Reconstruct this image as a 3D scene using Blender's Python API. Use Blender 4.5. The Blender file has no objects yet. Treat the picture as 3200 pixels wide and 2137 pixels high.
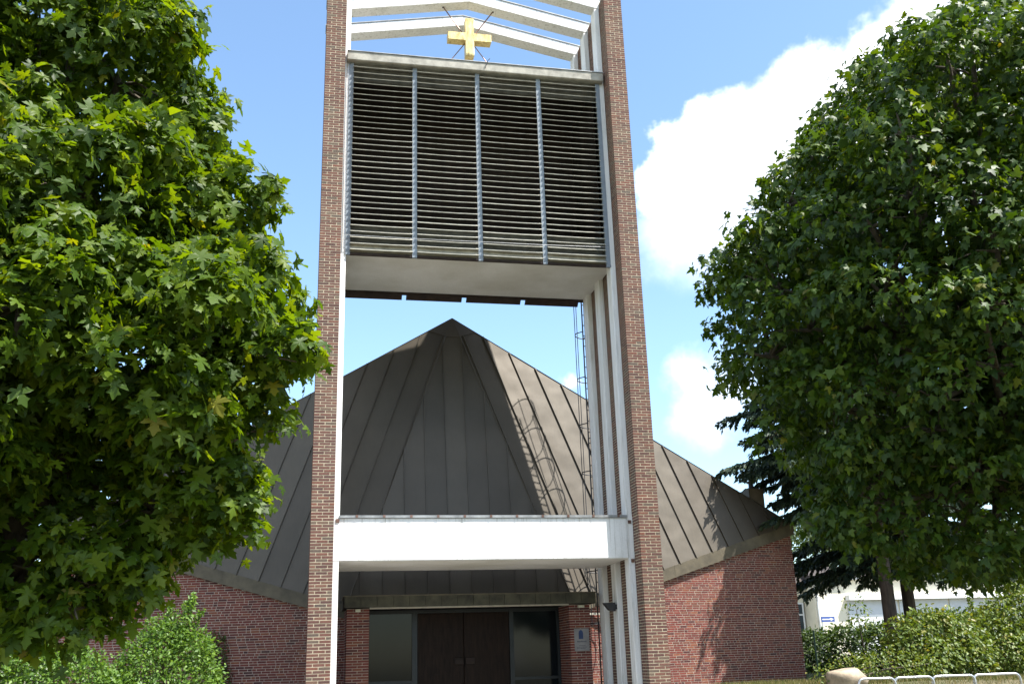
import bpy, math, random
import numpy as np
from mathutils import Matrix, Vector

random.seed(7)
rng = np.random.default_rng(7)
scene = bpy.context.scene
COL = scene.collection

# ---------------------------------------------------------------- camera
cam_data = bpy.data.cameras.new('camera')
cam_data.sensor_width = 36.0
cam_data.lens = 35.0
cam_data.clip_end = 2000.0
cam = bpy.data.objects.new('camera', cam_data)
cam.matrix_world = Matrix(((0.98015, -0.032415, -0.195588, 0.0),
                           (-0.196058, -0.304965, -0.931964, 0.0),
                           (-0.029437, 0.951812, -0.305267, 1.6),
                           (0, 0, 0, 1)))
COL.objects.link(cam)
scene.camera = cam

# ---------------------------------------------------------------- sun, sky, exposure
SUN_TO = Vector((0.581, -0.43, 1.113)).normalized()      # direction towards the sun
sun_data = bpy.data.lights.new('sun', 'SUN')
sun_data.energy = 5.0
sun_data.angle = math.radians(0.53)
sun_data.color = (1.0, 0.96, 0.90)
sun = bpy.data.objects.new('sun', sun_data)
sun.rotation_euler = (-SUN_TO).to_track_quat('-Z', 'Y').to_euler()
sun.location = (20, -15, 40)
COL.objects.link(sun)

world = bpy.data.worlds.new('World')
scene.world = world
world.use_nodes = True
world.cycles.sampling_method = 'MANUAL'
world.cycles.sample_map_resolution = 512
wn, wl = world.node_tree.nodes, world.node_tree.links
wn.clear()
w_out = wn.new('ShaderNodeOutputWorld')
w_bg = wn.new('ShaderNodeBackground')
w_bg.inputs['Strength'].default_value = 0.122
w_sky = wn.new('ShaderNodeTexSky')
w_sky.sky_type = 'NISHITA'
w_sky.sun_disc = False
w_sky.sun_elevation = math.asin(SUN_TO.z)
w_sky.sun_rotation = math.atan2(SUN_TO.x, SUN_TO.y)
w_sky.altitude = 50
w_sky.air_density = 1.0
w_sky.dust_density = 0.7
w_sky.ozone_density = 0.8
w_tc = wn.new('ShaderNodeTexCoord')


def wmath(op, a, b=None, clamp=False):
    n = wn.new('ShaderNodeMath'); n.operation = op; n.use_clamp = clamp
    for i, v in enumerate((a, b)):
        if v is None: continue
        if isinstance(v, (int, float)): n.inputs[i].default_value = v
        else: wl.new(v, n.inputs[i])
    return n.outputs[0]


def wsmooth(v, a, b, lo=0.0, hi=1.0):
    n = wn.new('ShaderNodeMapRange'); n.interpolation_type = 'SMOOTHSTEP'
    wl.new(v, n.inputs[0])
    for i, x in enumerate((a, b, lo, hi)): n.inputs[1 + i].default_value = x
    return n.outputs[0]


def wnoise(scale, detail, rough=0.6, off=(0, 0, 0)):
    mp = wn.new('ShaderNodeMapping'); mp.inputs['Location'].default_value = off
    wl.new(w_tc.outputs['Generated'], mp.inputs[0])
    n = wn.new('ShaderNodeTexNoise')
    n.inputs['Scale'].default_value = scale; n.inputs['Detail'].default_value = detail
    n.inputs['Roughness'].default_value = rough
    wl.new(mp.outputs[0], n.inputs[0])
    return n


# puffy clouds: directions (x, y, z) and angular radius; the same kind of clouds go on all round the sky
CLOUDS = [((0.343, 0.822, 0.455), 0.048), ((0.375, 0.802, 0.468), 0.050), ((0.415, 0.785, 0.462), 0.066),
          ((0.455, 0.742, 0.494), 0.060), ((0.520, 0.700, 0.490), 0.070), ((0.560, 0.650, 0.515), 0.085),
          ((0.500, 0.745, 0.440), 0.085), ((0.620, 0.620, 0.480), 0.100), ((0.330, 0.836, 0.430), 0.026)]
VEILS = [((0.385, 0.830, 0.405), 0.085), ((0.440, 0.805, 0.400), 0.090), ((0.352, 0.848, 0.395), 0.055), ((0.560, 0.720, 0.410), 0.10),
         ((0.368, 0.893, 0.260), 0.036), ((0.398, 0.884, 0.248), 0.046), ((0.380, 0.897, 0.225), 0.040), ((0.251, 0.932, 0.262), 0.016)]
n1 = wnoise(12.0, 5.0, 0.62)
n2 = wnoise(5.0, 2.0, 0.5, (3.1, 1.7, 0.4))
dis = wn.new('ShaderNodeVectorMath'); dis.operation = 'SUBTRACT'
wl.new(n1.outputs['Color'], dis.inputs[0]); dis.inputs[1].default_value = (0.5, 0.5, 0.5)
dsc = wn.new('ShaderNodeVectorMath'); dsc.operation = 'SCALE'
wl.new(dis.outputs[0], dsc.inputs[0]); dsc.inputs['Scale'].default_value = 0.075
dad = wn.new('ShaderNodeVectorMath'); dad.operation = 'ADD'
wl.new(w_tc.outputs['Generated'], dad.inputs[0]); wl.new(dsc.outputs[0], dad.inputs[1])


def union(blobs):
    dmin = None
    for c, r in blobs:
        dn = wn.new('ShaderNodeVectorMath'); dn.operation = 'DISTANCE'
        wl.new(dad.outputs[0], dn.inputs[0]); dn.inputs[1].default_value = Vector(c).normalized()
        q = wmath('DIVIDE', dn.outputs['Value'], r)
        if dmin is None: dmin = q
        else:
            dmin = wmath('SMOOTH_MIN', dmin, q); dmin.node.inputs[2].default_value = 0.12
    return dmin


hard = wsmooth(union(CLOUDS), 1.05, 0.74)
soft = wsmooth(wmath('ADD', union(VEILS), wmath('MULTIPLY', wmath('SUBTRACT', n2.outputs['Fac'], 0.5), 0.9)), 1.05, 0.1, 0.0, 0.60)
sep = wn.new('ShaderNodeSeparateXYZ'); wl.new(dad.outputs[0], sep.inputs[0])
hard = wmath('MULTIPLY', hard, wsmooth(sep.outputs[2], 0.395, 0.475, 0.25, 1.0))
mask = wmath('MAXIMUM', hard, soft)
# the same broken cumulus goes on over the rest of the sky, outside the picture
fw = wn.new('ShaderNodeVectorMath'); fw.operation = 'DOT_PRODUCT'
wl.new(w_tc.outputs['Generated'], fw.inputs[0]); fw.inputs[1].default_value = (0.196, 0.932, 0.305)
rest = wmath('MULTIPLY', wsmooth(n2.outputs['Fac'], 0.53, 0.60), wsmooth(fw.outputs['Value'], 0.80, 0.70))
mask = wmath('MAXIMUM', mask, rest)
ccol = wn.new('ShaderNodeMix'); ccol.data_type = 'RGBA'
ccol.inputs[6].default_value = (4.7, 5.2, 5.9, 1); ccol.inputs[7].default_value = (8.0, 8.1, 8.3, 1)
wl.new(wsmooth(n2.outputs['Fac'], 0.38, 0.56), ccol.inputs[0])
cmix = wn.new('ShaderNodeMix'); cmix.data_type = 'RGBA'
tint = wn.new('ShaderNodeMix'); tint.data_type = 'RGBA'; tint.blend_type = 'MULTIPLY'; tint.inputs[0].default_value = 1.0
wl.new(w_sky.outputs[0], tint.inputs[6]); tint.inputs[7].default_value = (1.08, 1.18, 1.19, 1)     # the camera's white balance
wl.new(mask, cmix.inputs[0]); wl.new(tint.outputs[2], cmix.inputs[6]); wl.new(ccol.outputs[2], cmix.inputs[7])
wl.new(cmix.outputs[2], w_bg.inputs['Color'])
wl.new(w_bg.outputs[0], w_out.inputs['Surface'])

vs = scene.view_settings
vs.view_transform = 'Standard'
vs.look = 'None'
vs.gamma = 1.0
vs.use_curve_mapping = False
vs.exposure = 1.2
scene.cycles.max_bounces = 4
scene.cycles.diffuse_bounces = 3
scene.cycles.glossy_bounces = 2
scene.cycles.transmission_bounces = 2
scene.cycles.transparent_max_bounces = 2
scene.cycles.use_denoising = True
scene.cycles.sample_clamp_indirect = 6.0


# ================================================================ helpers
class MB:
    """collects boxes, prisms and tubes and links them as one mesh object"""
    def __init__(s): s.v = []; s.f = []

    def add(s, verts, faces):
        b = len(s.v); s.v += [tuple(p) for p in verts]; s.f += [tuple(i + b for i in f) for f in faces]

    def box(s, a, b):
        x0, y0, z0 = a; x1, y1, z1 = b
        s.add([(x0, y0, z0), (x1, y0, z0), (x1, y1, z0), (x0, y1, z0), (x0, y0, z1), (x1, y0, z1), (x1, y1, z1), (x0, y1, z1)],
              [(0, 3, 2, 1), (4, 5, 6, 7), (0, 1, 5, 4), (1, 2, 6, 5), (2, 3, 7, 6), (3, 0, 4, 7)])

    def obox(s, o, u, v, w):
        """box with corner o and edge vectors u, v, w"""
        o, u, v, w = map(Vector, (o, u, v, w))
        p = [o, o + u, o + u + v, o + v, o + w, o + u + w, o + u + v + w, o + v + w]
        s.add(p, [(0, 3, 2, 1), (4, 5, 6, 7), (0, 1, 5, 4), (1, 2, 6, 5), (2, 3, 7, 6), (3, 0, 4, 7)])

    def prism(s, poly, d):
        """closed polygon (3D points) pushed along vector d"""
        d = Vector(d); n = len(poly); p = [Vector(q) for q in poly]
        s.add(p + [q + d for q in p], [tuple(range(n - 1, -1, -1)), tuple(range(n, 2 * n))] +
              [(i, (i + 1) % n, (i + 1) % n + n, i + n) for i in range(n)])

    def tube(s, pts, rad, seg=8, cap=True):
        pts = [Vector(p) for p in pts]
        if not hasattr(rad, '__len__'): rad = [rad] * len(pts)
        rings = []; ref = None
        for i, p in enumerate(pts):
            t = (pts[min(i + 1, len(pts) - 1)] - pts[max(i - 1, 0)]).normalized()
            if ref is None:
                ref = Vector((0, 0, 1)) if abs(t.z) < .9 else Vector((1, 0, 0))
            a = t.cross(ref).normalized(); b = t.cross(a).normalized(); ref = -b if False else a.cross(t)
            rings.append([p + (a * math.cos(2 * math.pi * k / seg) + b * math.sin(2 * math.pi * k / seg)) * rad[i] for k in range(seg)])
        vv = [q for r in rings for q in r]; ff = []
        for i in range(len(pts) - 1):
            for k in range(seg):
                k2 = (k + 1) % seg
                ff.append((i * seg + k, i * seg + k2, (i + 1) * seg + k2, (i + 1) * seg + k))
        if cap:
            ff.append(tuple(range(seg - 1, -1, -1))); ff.append(tuple((len(pts) - 1) * seg + k for k in range(seg)))
        s.add(vv, ff)

    def mesh(s, name):
        me = bpy.data.meshes.new(name); me.from_pydata(s.v, [], s.f); me.update(); return me

    def build(s, name, mat, parent=None, smooth=False, bevel=0):
        me = s.mesh(name)
        return link(name, me, mat, parent, smooth, bevel)


def link(name, me, mat=None, parent=None, smooth=False, bevel=0):
    if mat and not me.materials: me.materials.append(mat)
    if smooth: me.polygons.foreach_set('use_smooth', [True] * len(me.polygons))
    o = bpy.data.objects.new(name, me); COL.objects.link(o)
    if parent: o.parent = parent; o.matrix_parent_inverse = Matrix.Translation(parent.location).inverted() if parent.type == 'EMPTY' else Matrix()
    if bevel:
        m = o.modifiers.new('bevel', 'BEVEL'); m.width = bevel; m.segments = 2; m.limit_method = 'ANGLE'
    return o


def np_mesh(name, V, F, flat=False):
    """fast mesh from arrays; F: (n, k) polygons of equal size"""
    me = bpy.data.meshes.new(name)
    V = np.asarray(V, np.float32); F = np.asarray(F, np.int32)
    me.vertices.add(len(V)); me.vertices.foreach_set('co', V.ravel())
    n, k = F.shape
    me.loops.add(n * k); me.loops.foreach_set('vertex_index', F.ravel())
    me.polygons.add(n)
    me.polygons.foreach_set('loop_start', np.arange(0, n * k, k, dtype=np.int32))
    me.polygons.foreach_set('use_smooth', np.zeros(n, bool) if flat else np.ones(n, bool))
    me.update(calc_edges=True)
    return me


def tag(o, label=None, cat=None, group=None, kind=None):
    if label: o['label'] = label
    if cat: o['category'] = cat
    if group: o['group'] = group
    if kind: o['kind'] = kind
    return o


def empty(name, loc, label=None, cat=None, group=None):
    o = bpy.data.objects.new(name, None); o.location = loc; o.empty_display_size = .3; COL.objects.link(o)
    return tag(o, label, cat, group)


# ---------------------------------------------------------------- materials
def new_mat(name):
    m = bpy.data.materials.new(name); m.use_nodes = True
    nt = m.node_tree
    return m, nt.nodes, nt.links, nt.nodes['Principled BSDF']


def mnoise(N, L, scale, detail=4, rough=.55, coord='Object', stretch=None):
    tc = N.new('ShaderNodeTexCoord'); src = tc.outputs[coord]
    if stretch:
        mp = N.new('ShaderNodeMapping'); mp.inputs['Scale'].default_value = stretch
        L.new(src, mp.inputs[0]); src = mp.outputs[0]
    n = N.new('ShaderNodeTexNoise'); n.inputs['Scale'].default_value = scale
    n.inputs['Detail'].default_value = detail; n.inputs['Roughness'].default_value = rough
    L.new(src, n.inputs[0])
    return n.outputs['Fac']


def ramp(N, L, fac, stops, interp='LINEAR'):
    r = N.new('ShaderNodeValToRGB'); r.color_ramp.interpolation = interp
    el = r.color_ramp.elements
    while len(el) < len(stops): el.new(0.5)
    for e, (p, c) in zip(el, stops):
        e.position = p; e.color = (*c, 1)
    L.new(fac, r.inputs[0])
    return r.outputs[0]


def mixc(N, L, fac, a, b, mode='MIX'):
    n = N.new('ShaderNodeMix'); n.data_type = 'RGBA'; n.blend_type = mode
    for i, v in ((0, fac), (6, a), (7, b)):
        if isinstance(v, (int, float)): n.inputs[i].default_value = v
        elif isinstance(v, tuple): n.inputs[i].default_value = (*v, 1)
        else: L.new(v, n.inputs[i])
    return n.outputs[2]


def bump(N, L, P, h, strength, dist):
    b = N.new('ShaderNodeBump'); b.inputs['Strength'].default_value = strength; b.inputs['Distance'].default_value = dist
    L.new(h, b.inputs['Height']); L.new(b.outputs[0], P.inputs['Normal'])


def piece_random(N, L):
    """one random number for each separate piece, whether it is an object or an island of a joined mesh"""
    g = N.new('ShaderNodeNewGeometry'); oi = N.new('ShaderNodeObjectInfo')
    a = N.new('ShaderNodeMath'); a.operation = 'ADD'
    L.new(g.outputs['Random Per Island'], a.inputs[0]); L.new(oi.outputs['Random'], a.inputs[1])
    f = N.new('ShaderNodeMath'); f.operation = 'FRACT'; L.new(a.outputs[0], f.inputs[0])
    return f.outputs[0]


def simple(name, col, rough=.6, metal=0.0, var=.12, scale=3.0, bumpk=0.0, bscale=60, stretch=None):
    m, N, L, P = new_mat(name)
    n = mnoise(N, L, scale, 6, .6, stretch=stretch)
    dark = tuple(c * (1 - var * 1.6) for c in col); lite = tuple(min(1, c * (1 + var)) for c in col)
    L.new(ramp(N, L, n, [(.3, dark), (.7, lite)]), P.inputs['Base Color'])
    P.inputs['Roughness'].default_value = rough; P.inputs['Metallic'].default_value = metal
    if bumpk: bump(N, L, P, mnoise(N, L, bscale, 4), bumpk, .01)
    return m


def brick_mat(name, stops, stain):
    m, N, L, P = new_mat(name)
    r = piece_random(N, L)
    c = ramp(N, L, r, stops)
    g = mnoise(N, L, 22, 5, .65, 'Object')
    c = mixc(N, L, .55, c, ramp(N, L, g, [(.3, (.42, .42, .42)), (.7, (1, 1, 1))]), 'MULTIPLY')
    big = mnoise(N, L, .8, 4, .6)
    w = N.new('ShaderNodeMath'); w.operation = 'MULTIPLY'; w.inputs[1].default_value = stain
    L.new(ramp(N, L, big, [(.42, (0, 0, 0)), (.68, (1, 1, 1))]), w.inputs[0])
    c = mixc(N, L, w.outputs[0], c, (.17, .145, .10))
    L.new(c, P.inputs['Base Color']); P.inputs['Roughness'].default_value = .92
    P.inputs['Specular IOR Level'].default_value = .25
    bump(N, L, P, mnoise(N, L, 70, 5, .7), .55, .006)
    return m


M = {}
M['brick_tower'] = brick_mat('tower brick', [(0, (0.0903, 0.0473, 0.043)), (.18, (0.1333, 0.0602, 0.0499)), (.42, (0.1591, 0.0714, 0.0559)), (.62, (0.1247, 0.0688, 0.0576)),
                                             (.8, (0.1849, 0.0731, 0.0516)), (.92, (0.1419, 0.1032, 0.0774)), (1, (0.0989, 0.0731, 0.0619))], .22)
M['brick_church'] = brick_mat('church brick', [(0, (.075, .028, .030)), (.2, (.155, .042, .036)), (.5, (.205, .054, .041)), (.72, (.15, .045, .039)),
                                               (.9, (.25, .085, .047)), (1, (.10, .040, .038))], .12)
M['mortar_tower'] = simple('tower mortar', (.45, .385, .275), .95, 0, .22, 9, .4)
M['mortar_church'] = simple('church mortar', (.40, .345, .285), .95, 0, .2, 9, .4)


def white_mat():
    m, N, L, P = new_mat('white painted concrete')
    n = mnoise(N, L, 2.2, 8, .65, stretch=(1, 1, .35))
    c = ramp(N, L, n, [(.28, (.62, .61, .57)), (.45, (.78, .78, .76)), (.8, (.82, .82, .81))])
    f = mnoise(N, L, 45, 3, .6)
    c = mixc(N, L, .25, c, ramp(N, L, f, [(.3, (.7, .7, .68)), (.55, (1, 1, 1))]), 'MULTIPLY')
    st = mnoise(N, L, 5, 6, .7, stretch=(3, 3, .09))
    c = mixc(N, L, .8, c, ramp(N, L, st, [(.30, (.50, .48, .43)), (.48, (1, 1, 1))]), 'MULTIPLY')
    L.new(c, P.inputs['Base Color']); P.inputs['Roughness'].default_value = .75
    bump(N, L, P, mnoise(N, L, 90, 4, .6), .25, .004)
    return m


M['white'] = white_mat()


def soffit_mat():
    m, N, L, P = new_mat('rough cast soffit')
    n = mnoise(N, L, .7, 5, .6)
    c = ramp(N, L, n, [(.3, (.62, .60, .53)), (.62, (.80, .79, .75))])
    f = mnoise(N, L, 55, 4, .7)
    c = mixc(N, L, .4, c, ramp(N, L, f, [(.3, (.6, .6, .58)), (.65, (1, 1, 1))]), 'MULTIPLY')
    L.new(c, P.inputs['Base Color']); P.inputs['Roughness'].default_value = .95
    bump(N, L, P, f, .6, .01)
    return m


M['soffit'] = soffit_mat()
M['backing'] = simple('shade-darkened backing', (.12, .115, .10), .9, 0, .25, 4)  # concrete colour darkened to look shaded behind the slats
M['concrete'] = simple('weathered concrete', (.36, .34, .29), .9, 0, .25, 4, .4)
M['zinc'] = simple('zinc flashing', (.30, .31, .31), .5, .35, .25, 5, .15)
M['blue_grey'] = simple('painted louver post', (.20, .235, .27), .55, 0, .12, 4)
M['slat'] = simple('louver slat', (.44, .42, .35), .7, 0, .3, 6, .2, 40, (1, 6, 6))
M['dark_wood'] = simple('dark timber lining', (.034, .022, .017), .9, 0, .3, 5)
M['iron'] = simple('dark iron', (.06, .06, .065), .55, .6, .2, 8)
M['galv'] = simple('galvanised tube', (.50, .51, .52), .35, .8, .18, 14)


def roof_mat():
    m, N, L, P = new_mat('weathered roof metal')
    r = piece_random(N, L)
    c = ramp(N, L, r, [(0, (.080, .067, .049)), (.5, (.091, .076, .056)), (1, (.104, .088, .065))])
    n = mnoise(N, L, 1.1, 6, .6)
    c = mixc(N, L, .6, c, ramp(N, L, n, [(.3, (.70, .68, .64)), (.65, (1.0, 1.0, 1.0))]), 'MULTIPLY')
    s = mnoise(N, L, 6, 6, .7, stretch=(3, 3, .5))
    c = mixc(N, L, .3, c, ramp(N, L, s, [(.35, (.72, .72, .72)), (.6, (1, 1, 1))]), 'MULTIPLY')
    L.new(c, P.inputs['Base Color'])
    P.inputs['Metallic'].default_value = .3; P.inputs['Roughness'].default_value = .48
    bump(N, L, P, mnoise(N, L, 1.15, 1.5, .5), .6, .06)
    return m


M['roof'] = roof_mat()
M['fascia'] = simple('brown fascia metal', (.095, .079, .050), .7, .0, .25, 3, .2, 20)
M['canopy'] = simple('dark olive canopy cladding', (.055, .052, .033), .8, .0, .4, 4, .2, 30)  # dark olive with uneven random tone
M['trim'] = simple('cream trim', (.55, .53, .45), .7, 0, .12, 8)


def gold_mat():
    m, N, L, P = new_mat('gilded metal')
    n = mnoise(N, L, 7, 7, .7, stretch=(2, 2, .6))
    L.new(ramp(N, L, n, [(.3, (.25, .18, .07)), (.5, (.62, .48, .20)), (.75, (.80, .68, .38))]), P.inputs['Base Color'])
    P.inputs['Metallic'].default_value = .35; P.inputs['Roughness'].default_value = .45
    bump(N, L, P, mnoise(N, L, 12, 4), .2, .01)
    return m


M['gold'] = gold_mat()
M['rod'] = simple('copper rod', (.22, .13, .10), .45, .7, .2, 10)
M['door'] = simple('dark brown door', (.020, .011, .007), .5, 0, .35, 3, .2, 30, (8, 8, 1))
M['door'].node_tree.nodes['Principled BSDF'].inputs['Specular IOR Level'].default_value = .12
M['frame'] = simple('anthracite frame', (.013, .016, .018), .4, .3, .2, 5)


def glass_mat(name, col):
    m, N, L, P = new_mat(name)
    L.new(ramp(N, L, mnoise(N, L, 2, 3), [(.3, tuple(c * .7 for c in col)), (.7, col)]), P.inputs['Base Color'])
    P.inputs['Roughness'].default_value = .08; P.inputs['IOR'].default_value = 1.3
    return m


M['glass'] = glass_mat('dark door glass', (.006, .009, .011))
M['window_glass'] = glass_mat('house window glass', (.05, .065, .075))
M['plastic_white'] = simple('cream plastic', (.62, .62, .48), .5, 0, .08, 9)
M['plaque'] = simple('grey acrylic plaque', (.23, .22, .22), .5, 0, .12, 6)
M['blue'] = simple('blue print', (.02, .045, .13), .4, 0, .1, 9)
M['ink'] = simple('dark print', (.06, .065, .08), .5, 0, .1, 9)
M['bark'] = simple('bark', (.085, .07, .05), .95, 0, .4, 6, .9, 18, (2, 2, .35))
M['bark_conifer'] = simple('conifer bark', (.075, .055, .042), .95, 0, .4, 7, .9, 20, (2, 2, .35))
M['boulder'] = simple('sandstone boulder', (.36, .29, .21), .95, 0, .25, 5, .9, 9)
M['cream_wall'] = simple('cream render', (.70, .65, .52), .9, 0, .06, 2, .1)
M['white_panel'] = simple('white panel', (.74, .75, .76), .6, 0, .05, 2)
M['grey_panel'] = simple('grey garage panel', (.52, .55, .60), .6, 0, .05, 2)
M['tiles'] = simple('brown roof tiles', (.06, .046, .038), .9, 0, .3, 3, .6, 12, (1, 4, 4))


def leaf_mat(name, stops, trans, rough=.42, tmix=.32, spec=.5):
    m, N, L, P = new_mat(name)
    r = piece_random(N, L)
    c = ramp(N, L, r, stops)
    L.new(c, P.inputs['Base Color']); P.inputs['Roughness'].default_value = rough
    P.inputs['Specular IOR Level'].default_value = spec
    t = N.new('ShaderNodeBsdfTranslucent')
    L.new(mixc(N, L, 1.0, c, trans, 'MULTIPLY'), t.inputs['Color'])
    mx = N.new('ShaderNodeMixShader'); mx.inputs[0].default_value = tmix
    L.new(P.outputs[0], mx.inputs[1]); L.new(t.outputs[0], mx.inputs[2])
    L.new(mx.outputs[0], N['Material Output'].inputs['Surface'])
    return m


M['maple'] = leaf_mat('maple leaf', [(0, (.026, .054, .005)), (.35, (.047, .092, .006)), (.7, (.077, .130, .008)), (.985, (.11, .158, .010)), (1, (.16, .155, .014))], (2.8, 2.4, .35), .48, .42, .27)
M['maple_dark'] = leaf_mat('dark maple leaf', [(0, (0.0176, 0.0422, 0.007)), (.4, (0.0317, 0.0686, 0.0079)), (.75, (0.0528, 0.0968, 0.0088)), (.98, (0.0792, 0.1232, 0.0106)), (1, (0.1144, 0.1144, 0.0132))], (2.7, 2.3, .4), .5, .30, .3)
M['shrub'] = leaf_mat('light green shrub leaf', [(0, (.06, .125, .018)), (.5, (.10, .19, .027)), (1, (.15, .24, .038))], (1.8, 1.7, .7), .5, .35)
M['hazel'] = leaf_mat('yellow green shrub leaf', [(0, (.06, .105, .014)), (.5, (.11, .165, .022)), (.85, (.155, .20, .03)), (1, (.21, .19, .045))], (1.8, 1.6, .6), .5, .3)
M['hedge'] = leaf_mat('hedge leaf', [(0, (.03, .06, .015)), (.5, (.05, .09, .02)), (1, (.08, .12, .025))], (1.8, 1.7, .6), .5, .25)
M['needle'] = leaf_mat('conifer needles', [(0, (.016, .034, .022)), (.5, (.026, .048, .028)), (.9, (.04, .065, .03)), (1, (.06, .085, .03))], (1.3, 1.4, .8), .6, .12, .3)
M['far_leaf'] = leaf_mat('distant leaf', [(0, (.03, .055, .015)), (1, (.07, .10, .03))], (1.6, 1.6, .6), .6, .2)
M['grass'] = leaf_mat('grass blade', [(0, (.05, .085, .02)), (.4, (.10, .12, .03)), (.7, (.22, .185, .085)), (1, (.30, .235, .12))], (1.3, 1.2, .6), .7, .25, .2)


def ground_mat():
    m, N, L, P = new_mat('ground soil and grass')
    n = mnoise(N, L, .35, 8, .65); f = mnoise(N, L, 6, 6, .7)
    c = ramp(N, L, n, [(.35, (.07, .085, .03)), (.5, (.13, .115, .06)), (.66, (.19, .155, .09))])
    c = mixc(N, L, .6, c, ramp(N, L, f, [(.3, (.5, .5, .45)), (.7, (1, 1, 1))]), 'MULTIPLY')
    L.new(c, P.inputs['Base Color']); P.inputs['Roughness'].default_value = .95
    bump(N, L, P, f, .8, .05)
    return m


M['ground'] = ground_mat()
M['paving'] = simple('forecourt paving', (.24, .225, .20), .9, 0, .2, 5, .3)

# ================================================================ the ground
def ground_z(x, y):
    def ss(a, b, t):
        t = min(1, max(0, (t - a) / (b - a))); return t * t * (3 - 2 * t)
    z = .42 * ss(3, 12, y)
    z += .50 * ss(8.3, 9.6, x) * ss(19.4, 20.3, y)
    z += .25 * ss(24, 30, y) * (1 - ss(8.3, 9.6, x))
    z += .12 * ss(24, 40, y)
    return z


def build_ground():
    xs = sorted(set([-400, -250, -150, -90, -60, -40, -30, -24] + [i * .6 for i in range(-35, 60)] + [38, 45, 60, 90, 150, 250, 400]))
    ys = sorted(set([-300, -180, -100, -60, -30, -15, -8] + [i * .6 for i in range(-8, 80)] + [52, 60, 80, 120, 200, 320, 500]))
    V = []; F = []
    for y in ys:
        for x in xs: V.append((x, y, ground_z(x, y) + .03 * math.sin(x * 1.3) * math.cos(y * 1.7) * (1 if y > 20 and x > 9.5 else 0)))
    nx = len(xs)
    for j in range(len(ys) - 1):
        for i in range(nx - 1): F.append((j * nx + i, j * nx + i + 1, (j + 1) * nx + i + 1, (j + 1) * nx + i))
    tag(link('ground', np_mesh('ground', V, F), M['ground'], None, True), kind='structure')
    mb = MB(); mb.box((-8.0, 13.0, .30), (8.2, 24.6, .455))
    tag(mb.build('forecourt', M['paving']), kind='structure')


build_ground()


# ================================================================ brickwork
def brick_box(o, u, n, x0, x1, z0, z1, depth, jit=.0013):
    """8 corners of one brick: o origin, u along the wall, n outward normal (3-vectors)"""
    p = random.uniform(-jit, jit); t = random.uniform(-jit, jit) * .6
    a = o + u * x0 + n * p; L_ = u * (x1 - x0); D = -n * (depth + p)
    up0 = Vector((0, 0, z0)); h = Vector((0, 0, z1 - z0))
    a = a + up0
    return [a, a + L_ + Vector((0, 0, t)), a + L_ + D + Vector((0, 0, t)), a + D, a + h, a + L_ + h + Vector((0, 0, t)), a + L_ + D + h + Vector((0, 0, t)), a + D + h]


BOXF = [(0, 3, 2, 1), (4, 5, 6, 7), (0, 1, 5, 4), (1, 2, 6, 5), (2, 3, 7, 6), (3, 0, 4, 7)]


class Bricks:
    """gathers brick boxes; those with keep=True become objects of their own, the rest one joined part"""
    def __init__(s): s.single = []; s.rest = []

    def add(s, box, keep=False): (s.single if keep else s.rest).append(box)

    def emit(s, parent, mat, offset):
        cache = {}
        for b in s.single:
            e1 = (b[1] - b[0]); e2 = (b[3] - b[0]); e3 = (b[4] - b[0])
            key = (round(e1.length, 2), round(e2.length, 2), round(e3.length, 3), round(math.atan2(e1.y, e1.x), 2))
            if key not in cache:
                mb = MB(); mb.add([q - b[0] for q in b], BOXF); me = mb.mesh('brick'); me.materials.append(mat); cache[key] = me
            o = bpy.data.objects.new('brick', cache[key]); COL.objects.link(o)
            o.parent = parent; o.location = b[0] - offset
        if s.rest:
            V = np.array([[tuple(q - offset) for q in b] for b in s.rest], np.float32).reshape(-1, 3)
            F = (np.array(BOXF)[None] + (np.arange(len(s.rest)) * 8)[:, None, None]).reshape(-1, 4)
            o = link('brickwork', np_mesh('brickwork', V, F, True), mat, parent); o.matrix_parent_inverse = Matrix()
            o['kind'] = 'stuff'


X0L, X1L, X0R, X1R = .064, .51, 6.787, 7.233        # the two brick piers
YF, YB = 20.0, 23.27
XC = 3.6485
CH = .0604                                           # course height
JT = .015
ZB, ZT = .35, 17.33
FRAMES = ((20.43, 20.76), (21.45, 21.80), (22.47, 22.83))

tower = empty('bell_tower', (XC, 21.6, .4), 'tall open bell tower of two brick piers with white concrete frames and dark louvers', 'bell tower')


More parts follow.
